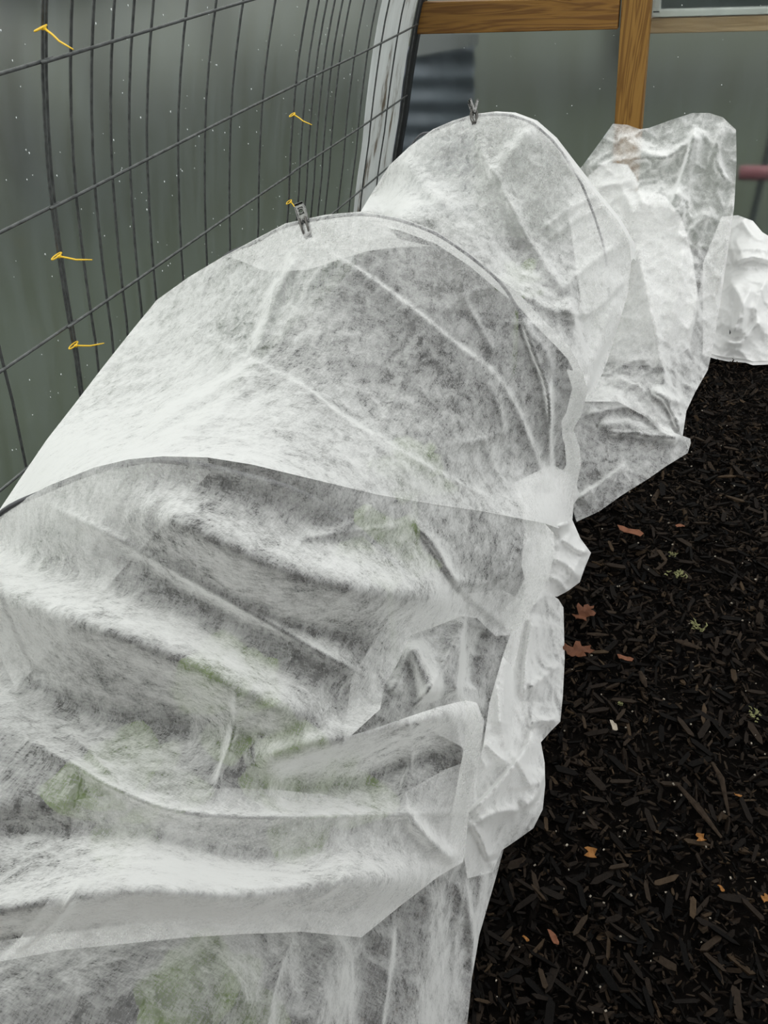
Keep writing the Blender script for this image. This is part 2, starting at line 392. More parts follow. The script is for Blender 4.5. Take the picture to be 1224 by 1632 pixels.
# ------------------------------------------------------------------ yellow cable ties
def arch_hit(x, y, off=.02):
    d = ray(x, y); o = np.array(EYE)
    for t in np.arange(.3, 8, .002):
        p = o + d * t
        if p[0] <= arch_x(p[2]) + off: break
    return Vector(p)
def zip_tie(head, tail, label, flip=0):
    h = arch_hit(*head); inward = Vector((1, 0, 0))
    t = empty('cable_tie', h, label, 'cable tie', 'yellow cable ties on the wire wall')
    mb = MB(); pts = []
    for k in range(15):
        a = 2 * PI * k / 14; pts.append(h + Vector((.008 * math.sin(a) + .004, .016 * math.cos(a) , .003 * math.sin(a + 1))))
    mb.tube(pts, .0018, 6, False); mb.obj('loop', M_YEL, t)
    mb = MB(); hd = h + inward * .012
    mb.box(hd, (.007, .0085, .0065), None, .0012); mb.obj('head', M_YEL, t)
    d = ray(*tail); e0 = Vector(EYE) + Vector(d) * ((h - EYE).length / Vector(ray(*head)).length * .985)
    mid = hd.lerp(e0, .5) + Vector((0, 0, -.004))
    mb = MB(); mb.tube([hd, hd.lerp(mid, .5) + Vector((.002, 0, 0)), mid, mid.lerp(e0, .5), e0], [.0024, .0022, .002, .0018, .0012], 6); mb.obj('tail', M_YEL, t)
zip_tie((62, 45), (117, 79), 'yellow cable tie with a long drooping tail, topmost of the near column')
zip_tie((88, 408), (147, 414), 'yellow cable tie with a level tail, second of three in the near column')
zip_tie((115, 550), (166, 547), 'yellow cable tie lowest on the near column of wires, just above the white cover')
zip_tie((464, 183), (497, 199), 'short yellow cable tie high on the far column of doubled wires')
zip_tie((459, 322), (474, 333), 'yellow cable tie just behind the nearer spring clip')

# ------------------------------------------------------------------ fleece row cover: draped sheet modelled panel by panel
def depth_of(x, y, kind, v):
    r = ray(x, y)
    return v / r[1] if kind == 'Y' else (v - 1.45) / r[2]
def tps(pts):
    P = np.array([(p[0], p[1]) for p in pts], float) / 400.0
    T = np.array([depth_of(*p) for p in pts])
    n = len(P); d = np.linalg.norm(P[:, None] - P[None], axis=2)
    K = np.where(d > 0, d * d * np.log(d + 1e-12), 0) + np.eye(n) * 1e-4
    A = np.zeros((n + 3, n + 3)); A[:n, :n] = K; A[:n, n] = 1; A[:n, n + 1:] = P; A[n, :n] = 1; A[n + 1:, :n] = P.T
    s = np.linalg.solve(A, np.concatenate([T, [0, 0, 0]]))
    def f(Q):
        Q = np.asarray(Q, float) / 400.0; d = np.linalg.norm(Q[:, None] - P[None], axis=2)
        return (np.where(d > 0, d * d * np.log(d + 1e-12), 0)) @ s[:n] + s[n] + Q @ s[n + 1:]
    return f
def inside(Q, poly):
    x, y = Q[:, 0], Q[:, 1]; c = np.zeros(len(Q), bool); n = len(poly)
    for i in range(n):
        x1, y1 = poly[i]; x2, y2 = poly[(i + 1) % n]
        if y1 == y2: continue
        c ^= ((y1 > y) != (y2 > y)) & (x < (x2 - x1) * (y - y1) / (y2 - y1) + x1)
    return c
def seg_dist(Q, pl):
    best = np.full(len(Q), 1e9); side = np.zeros(len(Q)); par = np.zeros(len(Q))
    L = [math.dist(a, b) for a, b in zip(pl, pl[1:])]; tot = sum(L); acc = 0
    for (a, b), l in zip(zip(pl, pl[1:]), L):
        a = np.array(a, float); b = np.array(b, float); v = b - a
        u = np.clip(((Q - a) @ v) / (l * l), 0, 1); c = a + u[:, None] * v; d = np.linalg.norm(Q - c, axis=1)
        s = v[0] * (Q[:, 1] - a[1]) - v[1] * (Q[:, 0] - a[0])
        m = d < best; best[m] = d[m]; side[m] = np.sign(s[m]); par[m] = (acc + u[m] * l) / tot; acc += l
    return best, side, par
def smooth_line(pts, k=4):
    P = [np.array(p, float) for p in pts]; out = []
    for i in range(len(P) - 1):
        p0, p1, p2, p3 = P[max(i - 1, 0)], P[i], P[i + 1], P[min(i + 2, len(P) - 1)]
        for j in range(k):
            t = j / k
            out.append(tuple(.5 * (2 * p1 + (p2 - p0) * t + (2 * p0 - 5 * p1 + 4 * p2 - p3) * t * t + (3 * p1 - p0 - 3 * p2 + p3) * t ** 3)))
    out.append(tuple(P[-1])); return out
def patch(poly, ctrl, folds=(), step=18, cuts=4, wr=.004, seed=0.0, crum=0.0, calm=None):
    """sheet over the sighted outline; depth from ctrl (x, y, 'Y'|'h', value), creased along folds; returns verts, faces"""
    poly = [tuple(map(float, p)) for p in poly]
    bd = []
    for a, b in zip(poly, poly[1:] + poly[:1]):
        n = max(1, int(round(math.dist(a, b) / step)))
        bd += [(a[0] + (b[0] - a[0]) * k / n, a[1] + (b[1] - a[1]) * k / n) for k in range(n)]
    xs = np.arange(min(p[0] for p in poly), max(p[0] for p in poly), step); ys = np.arange(min(p[1] for p in poly), max(p[1] for p in poly), step * .87)
    G = np.array([(x + (step / 2 if j % 2 else 0), y) for j, y in enumerate(ys) for x in xs])
    G = G[inside(G, poly)]
    if len(G):
        B = np.array(bd); dm = np.min(np.linalg.norm(G[:, None] - B[None], axis=2), axis=1); G = G[dm > step * .55]
    pts = [Vector(p) for p in bd] + [Vector(p) for p in G.tolist()]
    vs, es_, fs, *_ = delaunay_2d_cdt(pts, [(i, (i + 1) % len(bd)) for i in range(len(bd))], [], 1, 1e-4)
    bm = bmesh.new(); bv = [bm.verts.new((v[0], v[1], 0)) for v in vs]
    for f in fs: bm.faces.new([bv[i] for i in f])
    for f in [f for f in bm.faces if not inside(np.array([[f.calc_center_median().x, f.calc_center_median().y]]), poly)[0]]: bm.faces.remove(f)
    bmesh.ops.subdivide_edges(bm, edges=bm.edges[:], cuts=cuts, use_grid_fill=True)
    bm.verts.index_update()
    Q = np.array([(v.co.x, v.co.y) for v in bm.verts]); F_ = [[v.index for v in f.verts] for f in bm.faces]; bm.free()
    T = tps(ctrl)(Q)
    for kind, amp, wd, pl in folds:
        amp *= {'r': 1.9, 'k': 1.35, 's': 1.3}[kind]
        if len(pl) > 2: pl = smooth_line(pl)
        d, sd, u = seg_dist(Q, pl); tap = np.clip(np.sin(PI * np.clip(u, 0.02, .98)) * 2.2, 0, 1)
        if kind == 'r': T -= amp * tap * np.exp(-(d / wd) ** 2)
        elif kind == 'k': T -= amp * tap * np.exp(-(np.sqrt(d * d + 6) - 2.45) / wd)                      # sharp ridge
        elif kind == 's': T -= amp * tap * np.where(sd > 0, np.exp(-(np.sqrt(d * d + 9) - 3) / wd), np.exp(-(d / 4.5) ** 2))   # overlap: proud on one side only
    R_ = np.array([ray(x, y) for x, y in Q])
    Wd = R_ * T[:, None] + np.array(EYE)
    cw = np.ones(len(Q)) if calm is None else np.clip(np.min([seg_dist(Q, c)[0] for c in calm], axis=0) / 50, .08, 1)
    out = []
    for p, r, c_ in zip(Wd, R_, cw):
        v = Vector(p)
        e = noise.noise(v * 5 + Vector((seed, 0, 0))) * 1.2 + (.5 - abs(noise.noise(v * 11 + Vector((0, seed, 3))))) * .9
        e += noise.noise(v * 26) * .22
        if crum:                                              # sharp creases between flat facets
            for k_, q_ in ((9, 1.0), (19, .5)):
                dd, _ = noise.voronoi(v * k_ + Vector((seed, seed, 0))); e += crum * q_ * (math.exp(-(dd[1] - dd[0]) * 5) - .5 * dd[0])
        out.append(tuple(p - r * (wr * e * c_)))
    return out, F_
def strip(pl, offs):
    """cloth going on out of sight behind a silhouette"""
    pl = [at(*p) for p in pl]; vs = []; fs = []
    rows = [pl] + [[Vector(o(p)) for p in pl] for o in offs]
    n = len(pl)
    for r in rows: vs += [tuple(p) for p in r]
    for i in range(len(rows) - 1):
        for k in range(n - 1): fs.append((i * n + k, i * n + k + 1, (i + 1) * n + k + 1, (i + 1) * n + k))
    return vs, fs
def at(x, y, k, v): return at_row(x, y, v) if k == 'Y' else at_height(x, y, v)
def recede(p, d):                            # cloth folding back under an edge, away towards the bed
    q = p + (p - EYE).normalized() * d; return (q.x - .02 - d * .06, q.y, max(.02, q.z))
def dense(pl, k=3):
    out = []
    for a, b in zip(pl, pl[1:]):
        ta, tb = depth_of(*a), depth_of(*b)
        for j in range(k):
            u = j / k; x, y = a[0] + (b[0] - a[0]) * u, a[1] + (b[1] - a[1]) * u; t = ta + (tb - ta) * u
            out.append((x, y, 'Y', ray(x, y)[1] * t))
    return out + [(pl[-1][0], pl[-1][1], 'Y', ray(pl[-1][0], pl[-1][1])[1] * depth_of(*pl[-1]))]
xy = lambda pl: [(p[0], p[1]) for p in pl]

# --- lines shared by neighbouring panels of the sheet
HOOP3 = [(566, 352, 'Y', 2.67), (590, 312, 'Y', 2.67), (620, 264, 'Y', 2.67), (652, 234, 'Y', 2.67), (690, 206, 'Y', 2.67), (720, 193, 'Y', 2.67), (752, 183, 'Y', 2.67), (785, 179, 'Y', 2.67), (815, 181, 'Y', 2.67), (850, 194, 'Y', 2.67), (882, 222, 'Y', 2.67), (905, 252, 'Y', 2.67), (950, 310, 'Y', 2.67), (985, 352, 'Y', 2.67), (1003, 385, 'Y', 2.66), (1006, 418, 'Y', 2.65)]
HOOP2 = [(250, 478, 'Y', 1.55), (300, 442, 'Y', 1.59), (350, 412, 'Y', 1.62), (405, 382, 'Y', 1.62), (455, 356, 'Y', 1.62), (520, 342, 'Y', 1.62), (577, 337, 'Y', 1.62), (636, 346, 'Y', 1.62), (695, 368, 'Y', 1.62), (748, 403, 'Y', 1.62), (796, 444, 'Y', 1.62)]
RIDGE1 = [(-6, 820, 'Y', .70), (75, 775, 'Y', .71), (150, 745, 'Y', .71), (205, 732, 'Y', .71), (260, 727, 'Y', .71), (330, 729, 'Y', .71), (400, 740, 'Y', .72), (500, 764, 'Y', .77), (600, 788, 'Y', .87), (700, 805, 'Y', 1.02), (770, 815, 'Y', 1.13), (868, 834, 'Y', 1.30)]
LEFT2 = [(-6, 820, 'Y', .70), (30, 766, 'Y', .82), (75, 700, 'Y', .95), (118, 645, 'Y', 1.09), (160, 590, 'Y', 1.25), (205, 533, 'Y', 1.4), (250, 478, 'Y', 1.55)]
BILLOW = [(796, 444, 'Y', 1.62), (825, 466, 'Y', 1.66), (860, 504, 'Y', 1.68), (886, 530, 'Y', 1.68), (908, 553, 'Y', 1.67), (928, 592, 'Y', 1.66), (937, 622, 'Y', 1.65), (927, 660, 'Y', 1.65), (914, 684, 'Y', 1.64), (924, 712, 'Y', 1.64), (926, 742, 'Y', 1.64), (915, 790, 'Y', 1.62), (912, 832, 'h', .14)]

sheet = MB()
BACK2 = [(577, 341, 'Y', 2.2), (636, 350, 'Y', 2.15), (695, 372, 'Y', 2.12), (748, 407, 'Y', 2.08), (796, 448, 'Y', 2.05), (825, 470, 'Y', 2.03), (858, 508, 'Y', 2.01), (884, 534, 'Y', 2.0), (904, 557, 'Y', 2.0), (922, 595, 'Y', 2.0), (930, 622, 'Y', 1.98)]
# bay behind the second hoop, up to the third
b3 = xy(HOOP3) + [(1000, 470), (985, 520), (968, 575), (946, 628)] + [(x, y) for x, y, q, v in BACK2[::-1]]
c3 = HOOP3 + BACK2 + [(600, 345, 'Y', 2.35), (1000, 470, 'Y', 2.55), (985, 520, 'Y', 2.45), (968, 575, 'Y', 2.3), (946, 628, 'Y', 2.06),
             (760, 300, 'Y', 2.42), (860, 330, 'Y', 2.45), (900, 430, 'Y', 2.32), (940, 480, 'Y', 2.3), (690, 300, 'Y', 2.42), (820, 420, 'Y', 2.24)]
f3 = [('k', .030, 9, [(756, 196), (770, 250), (800, 300), (835, 370), (880, 440), (905, 480)]),
      ('r', .022, 14, [(780, 290), (820, 240), (850, 200)]),
      ('s', .030, 26, [(1000, 440), (940, 500), (885, 492)]),
      ('k', .022, 7, [(990, 385), (930, 430), (890, 470)]),
      ('k', .018, 6, [(960, 308), (905, 335), (860, 372)]), ('k', .014, 5, [(975, 322), (915, 352), (872, 385)]),
      ('k', .016, 6, [(870, 205), (905, 262), (960, 330), (990, 372)]),
      ('s', .035, 22, [(905, 470), (925, 545), (940, 600)]), ('k', .03, 8, [(985, 470), (960, 530), (938, 590)]),
      ('s', .04, 16, [(1000, 480), (975, 530), (955, 565), (925, 640)]), ('r', .02, 12, [(640, 250), (680, 300), (720, 330)]),
      ('k', .014, 5, [(820, 465), (870, 490), (930, 520)])]
sheet.add(*patch(b3, c3, f3, wr=.008, crum=.7, seed=1, calm=[xy(HOOP3)]))
sheet.add(*strip(dense(HOOP3), [lambda p: (p.x, p.y + .06, p.z - .01), lambda p: (p.x + .02, p.y + .2, p.z * .8), lambda p: (p.x + .02, p.y + .32, p.z * .35), lambda p: (p.x + .03, p.y + .36, 0.0)]))
# bay between the first and the second hoop
b2 = xy(LEFT2) + xy(HOOP2)[1:] + xy(BILLOW)[1:] + [(890, 842)] + xy(RIDGE1)[::-1][:-1]
c2 = LEFT2 + HOOP2[1:] + BILLOW[1:] + RIDGE1[1:] + [
    (200, 650, 'Y', 1.05), (300, 600, 'Y', 1.18), (400, 480, 'Y', 1.42), (500, 600, 'Y', 1.16), (500, 450, 'Y', 1.44), (600, 650, 'Y', 1.16), (600, 500, 'Y', 1.40),
    (690, 525, 'Y', 1.43), (800, 620, 'Y', 1.47), (860, 770, 'Y', 1.44), (720, 700, 'Y', 1.22), (800, 770, 'Y', 1.3), (640, 420, 'Y', 1.52), (750, 500, 'Y', 1.53), (840, 600, 'Y', 1.57), (870, 680, 'Y', 1.56), (890, 620, 'Y', 1.62), (880, 760, 'Y', 1.55)]
f2 = [('s', .012, 60, [(495, 385), (560, 425), (640, 480), (720, 545), (800, 612), (862, 745), (880, 800)]),
      ('s', .009, 50, [(252, 480), (300, 518), (350, 548), (408, 580), (455, 602), (505, 632), (545, 665), (610, 703), (700, 755), (820, 812)]),
      ('k', 0.0060, 4, [(700, 520), (660, 575), (630, 630), (605, 690)]), ('k', 0.0048, 4, [(686, 522), (655, 560), (645, 590)]),
      ('k', 0.0072, 5, [(606, 703), (590, 745), (588, 780)]), ('r', .016, 10, [(478, 395), (440, 470), (415, 540), (408, 580)]),
      ('k', 0.0048, 5, [(540, 410), (505, 440), (470, 500), (430, 570)]),
      ('r', .016, 12, [(408, 582), (330, 628), (270, 660), (235, 700)]), ('r', .012, 16, [(420, 592), (350, 650), (290, 690), (240, 720)]),
      ('s', .028, 30, [(880, 690), (872, 620), (850, 560), (830, 500)]),
      ('k', 0.0096, 6, [(735, 390), (738, 470), (775, 540), (790, 580)]), ('k', 0.0060, 5, [(700, 505), (745, 470), (800, 455)]),
      ('k', 0.0120, 7, [(780, 605), (800, 680), (770, 700), (725, 710)]), ('k', 0.0084, 6, [(768, 690), (785, 740), (808, 790)]),
      ('s', .030, 18, [(874, 600), (876, 720), (878, 790)]), ('k', 0.0084, 7, [(835, 520), (870, 560), (880, 600)]),
      ('k', 0.0108, 8, [(820, 640), (850, 720), (872, 790)]), ('k', 0.0060, 5, [(800, 515), (850, 518), (872, 525)])]
sheet.add(*patch(b2, c2, f2, wr=.006, crum=.45, seed=2, calm=[xy(RIDGE1), xy(HOOP2)]))
sheet.add(*strip(dense(LEFT2 + HOOP2[1:3]), [lambda p: (min(p.x - .06, -1.12), p.y + .03, p.z * .82), lambda p: (-1.33 + .02 * math.sin(p.y * 20), p.y + .05, p.z * .45), lambda p: (-1.35, p.y + .05, 0.0)]))
# back of the second hoop, falling away to the bay behind it
def bridge(a, b, n=6):
    A = [at(*p) for p in dense(a)]; B = [at(*p) for p in dense(b)]; m = 40
    pick = lambda L, u: L[min(int(u * (len(L) - 1)), len(L) - 2)].lerp(L[min(int(u * (len(L) - 1)), len(L) - 2) + 1], u * (len(L) - 1) - min(int(u * (len(L) - 1)), len(L) - 2))
    vs = []; fs = []
    for i in range(n + 1):
        for k in range(m + 1):
            p = pick(A, k / m).lerp(pick(B, k / m), i / n); p.z -= .03 * math.sin(PI * i / n); vs.append(tuple(p))
    for i in range(n):
        for k in range(m): fs.append((i * (m + 1) + k, i * (m + 1) + k + 1, (i + 1) * (m + 1) + k + 1, (i + 1) * (m + 1) + k))
    return vs, fs
sheet.add(*bridge(HOOP2[6:] + BILLOW[1:7], BACK2))
sheet.add(*strip(dense(HOOP2[2:7]), [lambda p: (p.x, p.y + .05, p.z - .015), lambda p: (p.x + .01, p.y + .2, p.z * .85), lambda p: (p.x + .02, p.y + .42, p.z * .74)]))
sheet.add(*strip(dense(BILLOW[5:]), [lambda p: recede(p, .08), lambda p: recede(p, .2), lambda p: recede(p, .42)]))
# foreground, from the first hoop down to the lower lip
FLAP = [(868, 834, 'Y', 1.30), (883, 850, 'h', .32), (884, 885, 'h', .31), (868, 932, 'h', .29), (842, 980, 'h', .27), (818, 1011, 'h', .26)]
LIP = [(738, 1374, 'h', .28), (700, 1396, 'h', .32), (640, 1442, 'h', .37), (576, 1494, 'h', .42), (480, 1485, 'h', .51), (380, 1489, 'h', .57), (300, 1494, 'h', .60), (100, 1514, 'h', .64), (-8, 1534, 'h', .65)]
b1 = xy(RIDGE1) + xy(FLAP)[1:] + [(790, 1014), (760, 985), (735, 982), (690, 1000), (655, 1012), (632, 1060), (613, 1092), (606, 1130), (560, 1172), (600, 1160), (640, 1146), (700, 1126), (742, 1116), (760, 1120), (772, 1150), (764, 1210), (748, 1290)] + xy(LIP)
c1 = RIDGE1 + FLAP[1:] + LIP + [
    (0, 930, 'h', .66), (0, 1100, 'h', .64), (0, 1300, 'h', .66), (130, 860, 'h', .735), (260, 800, 'h', .80), (260, 900, 'h', .765), (130, 1000, 'h', .70), (260, 1010, 'h', .71), (130, 1130, 'h', .65), (260, 1150, 'h', .64), (380, 1100, 'h', .66),
    (130, 1300, 'h', .66), (260, 1300, 'h', .635), (400, 1300, 'h', .58), (260, 1400, 'h', .65), (400, 1200, 'h', .585), (400, 820, 'h', .80), (400, 920, 'h', .75), (500, 840, 'h', .755), (500, 930, 'h', .72), (500, 1050, 'h', .66), (600, 880, 'h', .68), (600, 985, 'h', .63), (612, 1092, 'h', .535),
    (560, 1172, 'h', .54), (640, 1146, 'h', .53), (700, 1126, 'h', .50), (757, 1118, 'h', .465), (700, 880, 'h', .55), (700, 960, 'h', .50), (790, 900, 'h', .42), (790, 1012, 'h', .29), (735, 985, 'h', .40), (655, 1012, 'h', .51),
    (748, 1290, 'h', .35), (600, 1300, 'h', .46), (500, 1230, 'h', .55), (500, 1400, 'h', .53), (640, 1220, 'h', .46), (600, 1420, 'h', .45), (680, 1330, 'h', .38)]
f1 = [('r', -.014, 34, [(230, 762), (360, 775), (470, 815), (580, 862), (660, 870)]),
      ('r', .040, 36, [(190, 800), (300, 838), (450, 905), (600, 942), (750, 962)]),
      ('r', -.030, 34, [(150, 850), (300, 935), (420, 990), (600, 1030)]),
      ('k', .022, 12, [(60, 798), (170, 850), (330, 940), (450, 1005), (560, 1066), (612, 1092)]),
      ('r', -.035, 45, [(-100, 850), (60, 900), (230, 960), (400, 1040), (520, 1110)]),
      ('r', .045, 42, [(-140, 900), (-10, 935), (120, 985), (260, 1035), (370, 1090), (460, 1135), (560, 1160)]),
      ('r', -.045, 60, [(-120, 1010), (30, 1080), (150, 1140), (280, 1160), (380, 1170)]),
      ('r', .035, 26, [(380, 1215), (450, 1200), (600, 1165), (750, 1125)]),
      ('r', -.030, 34, [(420, 1260), (560, 1250), (660, 1210), (740, 1190)]),
      ('k', .020, 10, [(10, 1165), (110, 1215), (180, 1255), (270, 1290), (380, 1302), (560, 1300), (742, 1295)]),
      ('r', -.030, 34, [(-60, 1330), (200, 1330), (350, 1360), (480, 1370), (560, 1350)]),
      ('r', .040, 34, [(-160, 1460), (-10, 1450), (200, 1420), (380, 1425), (520, 1405), (640, 1400), (720, 1384)]),
      ('k', .010, 5, [(378, 1090), (374, 1160), (352, 1230), (340, 1285)]), ('k', .010, 5, [(100, 1160), (160, 1215), (195, 1258)]),
      ('k', .010, 5, [(135, 1398), (90, 1465), (20, 1520)]),
      ('s', .012, 26, [(818, 1010), (735, 940), (690, 870), (650, 825)]), ('k', .012, 7, [(850, 850), (815, 900), (783, 930)]),
      ('k', .012, 6, [(783, 930), (730, 925), (700, 880), (670, 838)]), ('k', .014, 9, [(640, 1100), (655, 1200), (648, 1290), (725, 1375)]),
      ('r', .014, 12, [(648, 1300), (690, 1345), (730, 1375)]), ('k', .010, 6, [(470, 860), (560, 848), (640, 838)]),
      ('k', .008, 5, [(600, 800), (560, 835), (520, 850)]), ('k', .008, 5, [(455, 1445), (520, 1425), (560, 1380)])]
sheet.add(*patch(b1, c1, f1, wr=.005, seed=3, calm=[xy(RIDGE1)]))
sheet.add(*strip(dense(LIP), [lambda p: (p.x - .005, p.y + .03, p.z - .02), lambda p: (p.x - .02, p.y + .10, p.z - .05), lambda p: (p.x - .05, p.y + .18, p.z - .02)]))
sheet.add(*strip(dense(FLAP), [lambda p: (p.x - .02, p.y + .03, p.z - .03), lambda p: (p.x - .05, p.y + .10, p.z - .06)]))
sheet.add(*strip(dense([(757, 1119, 'h', .465), (770, 1150, 'h', .445), (763, 1210, 'h', .405), (748, 1290, 'h', .35), (738, 1372, 'h', .285)]), [lambda p: recede(p, .05), lambda p: recede(p, .14)]))
# the lower part under the lip, hanging to the ground on the path side
FOOT = [(803, 1352, 'h', .008), (790, 1400, 'h', .006), (777, 1445, 'h', .006), (764, 1490, 'h', .006), (752, 1560, 'h', .006), (744, 1640, 'h', .006), (735, 1760, 'h', .006)]
b0 = [(-10, 1500), (150, 1480), (300, 1460), (450, 1452), (560, 1455), (640, 1405), (735, 1340)] + xy(FOOT) + [(500, 1770), (200, 1770), (-10, 1770)]
c0 = FOOT + [(-10, 1500, 'h', .55), (150, 1480, 'h', .53), (300, 1460, 'h', .49), (450, 1452, 'h', .42), (560, 1455, 'h', .33), (640, 1405, 'h', .26), (735, 1340, 'h', .16),
             (0, 1600, 'h', .60), (200, 1580, 'h', .57), (350, 1560, 'h', .52), (450, 1560, 'h', .44), (540, 1560, 'h', .35), (620, 1540, 'h', .26), (690, 1500, 'h', .15), (640, 1640, 'h', .22), (700, 1640, 'h', .10),
             (-10, 1770, 'h', .55), (200, 1770, 'h', .50), (400, 1770, 'h', .40), (500, 1770, 'h', .32), (620, 1750, 'h', .17)]
f0 = [('r', .016, 30, [(540, 1480), (530, 1560), (490, 1660)]), ('s', .014, 40, [(628, 1465), (618, 1560), (600, 1680)]),
      ('r', -.012, 34, [(585, 1480), (575, 1560), (560, 1680)]), ('r', .016, 28, [(690, 1390), (680, 1500), (650, 1680)]), ('k', .018, 9, [(738, 1390), (748, 1460), (752, 1540), (742, 1680)]),
      ('k', .012, 7, [(725, 1400), (735, 1440), (725, 1475)]), ('k', .015, 8, [(770, 1380), (762, 1440), (750, 1520)]), ('k', .010, 7, [(470, 1480), (440, 1560), (420, 1660)])]
sheet.add(*patch(b0, c0, f0, wr=.007, crum=.7, seed=4))
cover = empty('row_cover', (-.72, 1.4, 0), 'long white fleece row cover draped over wire hoops along the left wall', 'row cover')
sheet.obj('draped_sheet', M_FAB, cover)

# folds gathered under and beside the main drape
pk = MB()
pp = [(545, 1200), (560, 1080), (620, 985), (700, 950), (800, 940), (840, 960), (825, 1040), (806, 1120), (800, 1210), (770, 1240), (735, 1190), (660, 1150)]
pc = [(550, 1190, 'h', .47), (565, 1080, 'h', .47), (610, 1130, 'h', .46), (630, 1005, 'h', .44), (740, 960, 'h', .31), (835, 970, 'h', .2), (640, 1090, 'h', .44), (700, 1100, 'h', .36), (745, 1010, 'h', .30), (790, 1100, 'h', .17), (770, 1230, 'h', .18), (800, 1190, 'h', .12), (700, 1010, 'h', .36)]
pf = [('s', .05, 40, [(740, 975), (732, 1050), (727, 1118)]), ('r', .035, 16, [(655, 1020), (680, 1080), (690, 1120)]), ('k', .015, 9, [(620, 1110), (645, 1060), (650, 1015)]),
      ('k', .02, 7, [(655, 1130), (690, 1090), (735, 1010)]), ('r', -.02, 14, [(745, 1100), (755, 1040), (770, 1000)]), ('k', .02, 8, [(770, 1190), (800, 1080), (820, 1000)])]
pk.add(*patch(pp, pc, pf, step=14, wr=.007, crum=.5, seed=5))
pk.obj('tucked_fold', M_FAB, cover)

hm = MB()
h1 = [(820, 770), (880, 740), (915, 760), (924, 790), (906, 815), (912, 828), (925, 858), (942, 881), (932, 905), (924, 928), (905, 942), (888, 951), (868, 948), (850, 965), (835, 900), (840, 840)]
q1 = [(820, 770, 'h', .34), (880, 740, 'h', .3), (924, 790, 'h', .16), (912, 828, 'h', .10), (925, 858, 'h', .06), (942, 881, 'h', .015), (924, 928, 'h', .01), (888, 951, 'h', .03), (850, 965, 'h', .15), (840, 860, 'h', .24), (880, 860, 'h', .17), (895, 900, 'h', .10), (870, 800, 'h', .26)]
g1 = [('k', .05, 10, [(910, 832), (890, 838), (880, 842)]), ('s', .04, 16, [(940, 880), (920, 876), (895, 858)]), ('k', .03, 7, [(925, 925), (905, 900), (880, 890)]), ('k', .03, 6, [(906, 945), (890, 925), (875, 920)]),
      ('s', .04, 14, [(830, 805), (870, 830), (905, 838)]), ('k', .03, 6, [(845, 780), (830, 796), (810, 800)]), ('k', .02, 5, [(900, 820), (893, 850), (888, 880)]), ('k', .02, 5, [(935, 870), (922, 895), (902, 935)])]
hm.add(*patch(h1, q1, g1, step=12, wr=.010, crum=1.4, seed=6)); hm.obj('hem_gather', M_FAB3, cover)
under = lambda q, d=.02: [(c[0] - 3, c[1], c[2], c[3] - d if c[2] == 'h' and c[3] > .05 else c[3]) for c in q]
hm = MB(); hm.add(*patch([(p[0] - 4, p[1] + 1) for p in h1], under(q1), [], step=14, wr=.014, crum=1.4, seed=16)); hm.obj('under_fold', M_FAB3, cover)
hm = MB()
h2 = [(840, 930), (875, 945), (890, 955), (898, 968), (900, 1050), (897, 1110), (893, 1150), (878, 1165), (862, 1183), (868, 1215), (869, 1250), (865, 1290), (850, 1320), (825, 1338), (800, 1355), (785, 1390), (745, 1400), (735, 1340), (748, 1260), (770, 1190), (780, 1120), (800, 1050), (822, 985)]
q2 = [(840, 930, 'h', .2), (890, 955, 'h', .04), (898, 968, 'h', .015), (900, 1050, 'h', .006), (893, 1150, 'h', .006), (862, 1183, 'h', .01), (868, 1230, 'h', .006), (865, 1290, 'h', .006), (825, 1338, 'h', .006), (800, 1355, 'h', .01), (785, 1390, 'h', .02), (745, 1400, 'h', .12), (735, 1340, 'h', .2), (770, 1190, 'h', .2), (790, 1090, 'h', .19), (822, 985, 'h', .19),
      (850, 1050, 'h', .08), (835, 1150, 'h', .09), (825, 1230, 'h', .1), (795, 1290, 'h', .11), (770, 1330, 'h', .12), (800, 1180, 'h', .16)]
g2 = [('s', .05, 26, [(834, 1120), (838, 1050), (850, 975)]), ('k', .04, 9, [(892, 1148), (860, 1150), (840, 1155)]), ('s', .06, 26, [(745, 1300), (790, 1255), (840, 1190), (845, 1155)]), ('k', .05, 10, [(770, 1182), (800, 1210), (812, 1208)]),
      ('k', .03, 7, [(848, 1260), (832, 1225), (815, 1200)]), ('s', .04, 18, [(868, 1225), (852, 1270), (830, 1290)]), ('k', .04, 9, [(755, 1312), (790, 1295), (830, 1290)]), ('s', .04, 14, [(780, 1375), (768, 1340), (748, 1305)]),
      ('k', .03, 8, [(790, 1080), (796, 1140), (806, 1200)]), ('k', .025, 6, [(840, 1100), (865, 1080), (895, 1055)]), ('k', .03, 8, [(778, 1230), (765, 1200), (772, 1150)]), ('r', .03, 14, [(800, 1040), (800, 1120), (790, 1170)])]
hm.add(*patch(h2, q2, g2, step=14, wr=.009, crum=1.3, seed=7)); hm.obj('hem_gather', M_FAB4, cover)
h2u = [(835, 950), (850, 1000), (838, 1080), (842, 1140), (862, 1185), (855, 1240), (862, 1285), (830, 1330), (798, 1352), (745, 1398), (735, 1340), (748, 1260), (770, 1190), (780, 1120), (800, 1050), (822, 985)]
hm = MB(); hm.add(*patch(h2u, under(q2), [], step=14, wr=.012, crum=1.4, seed=17)); hm.obj('under_fold', M_FAB3, cover)
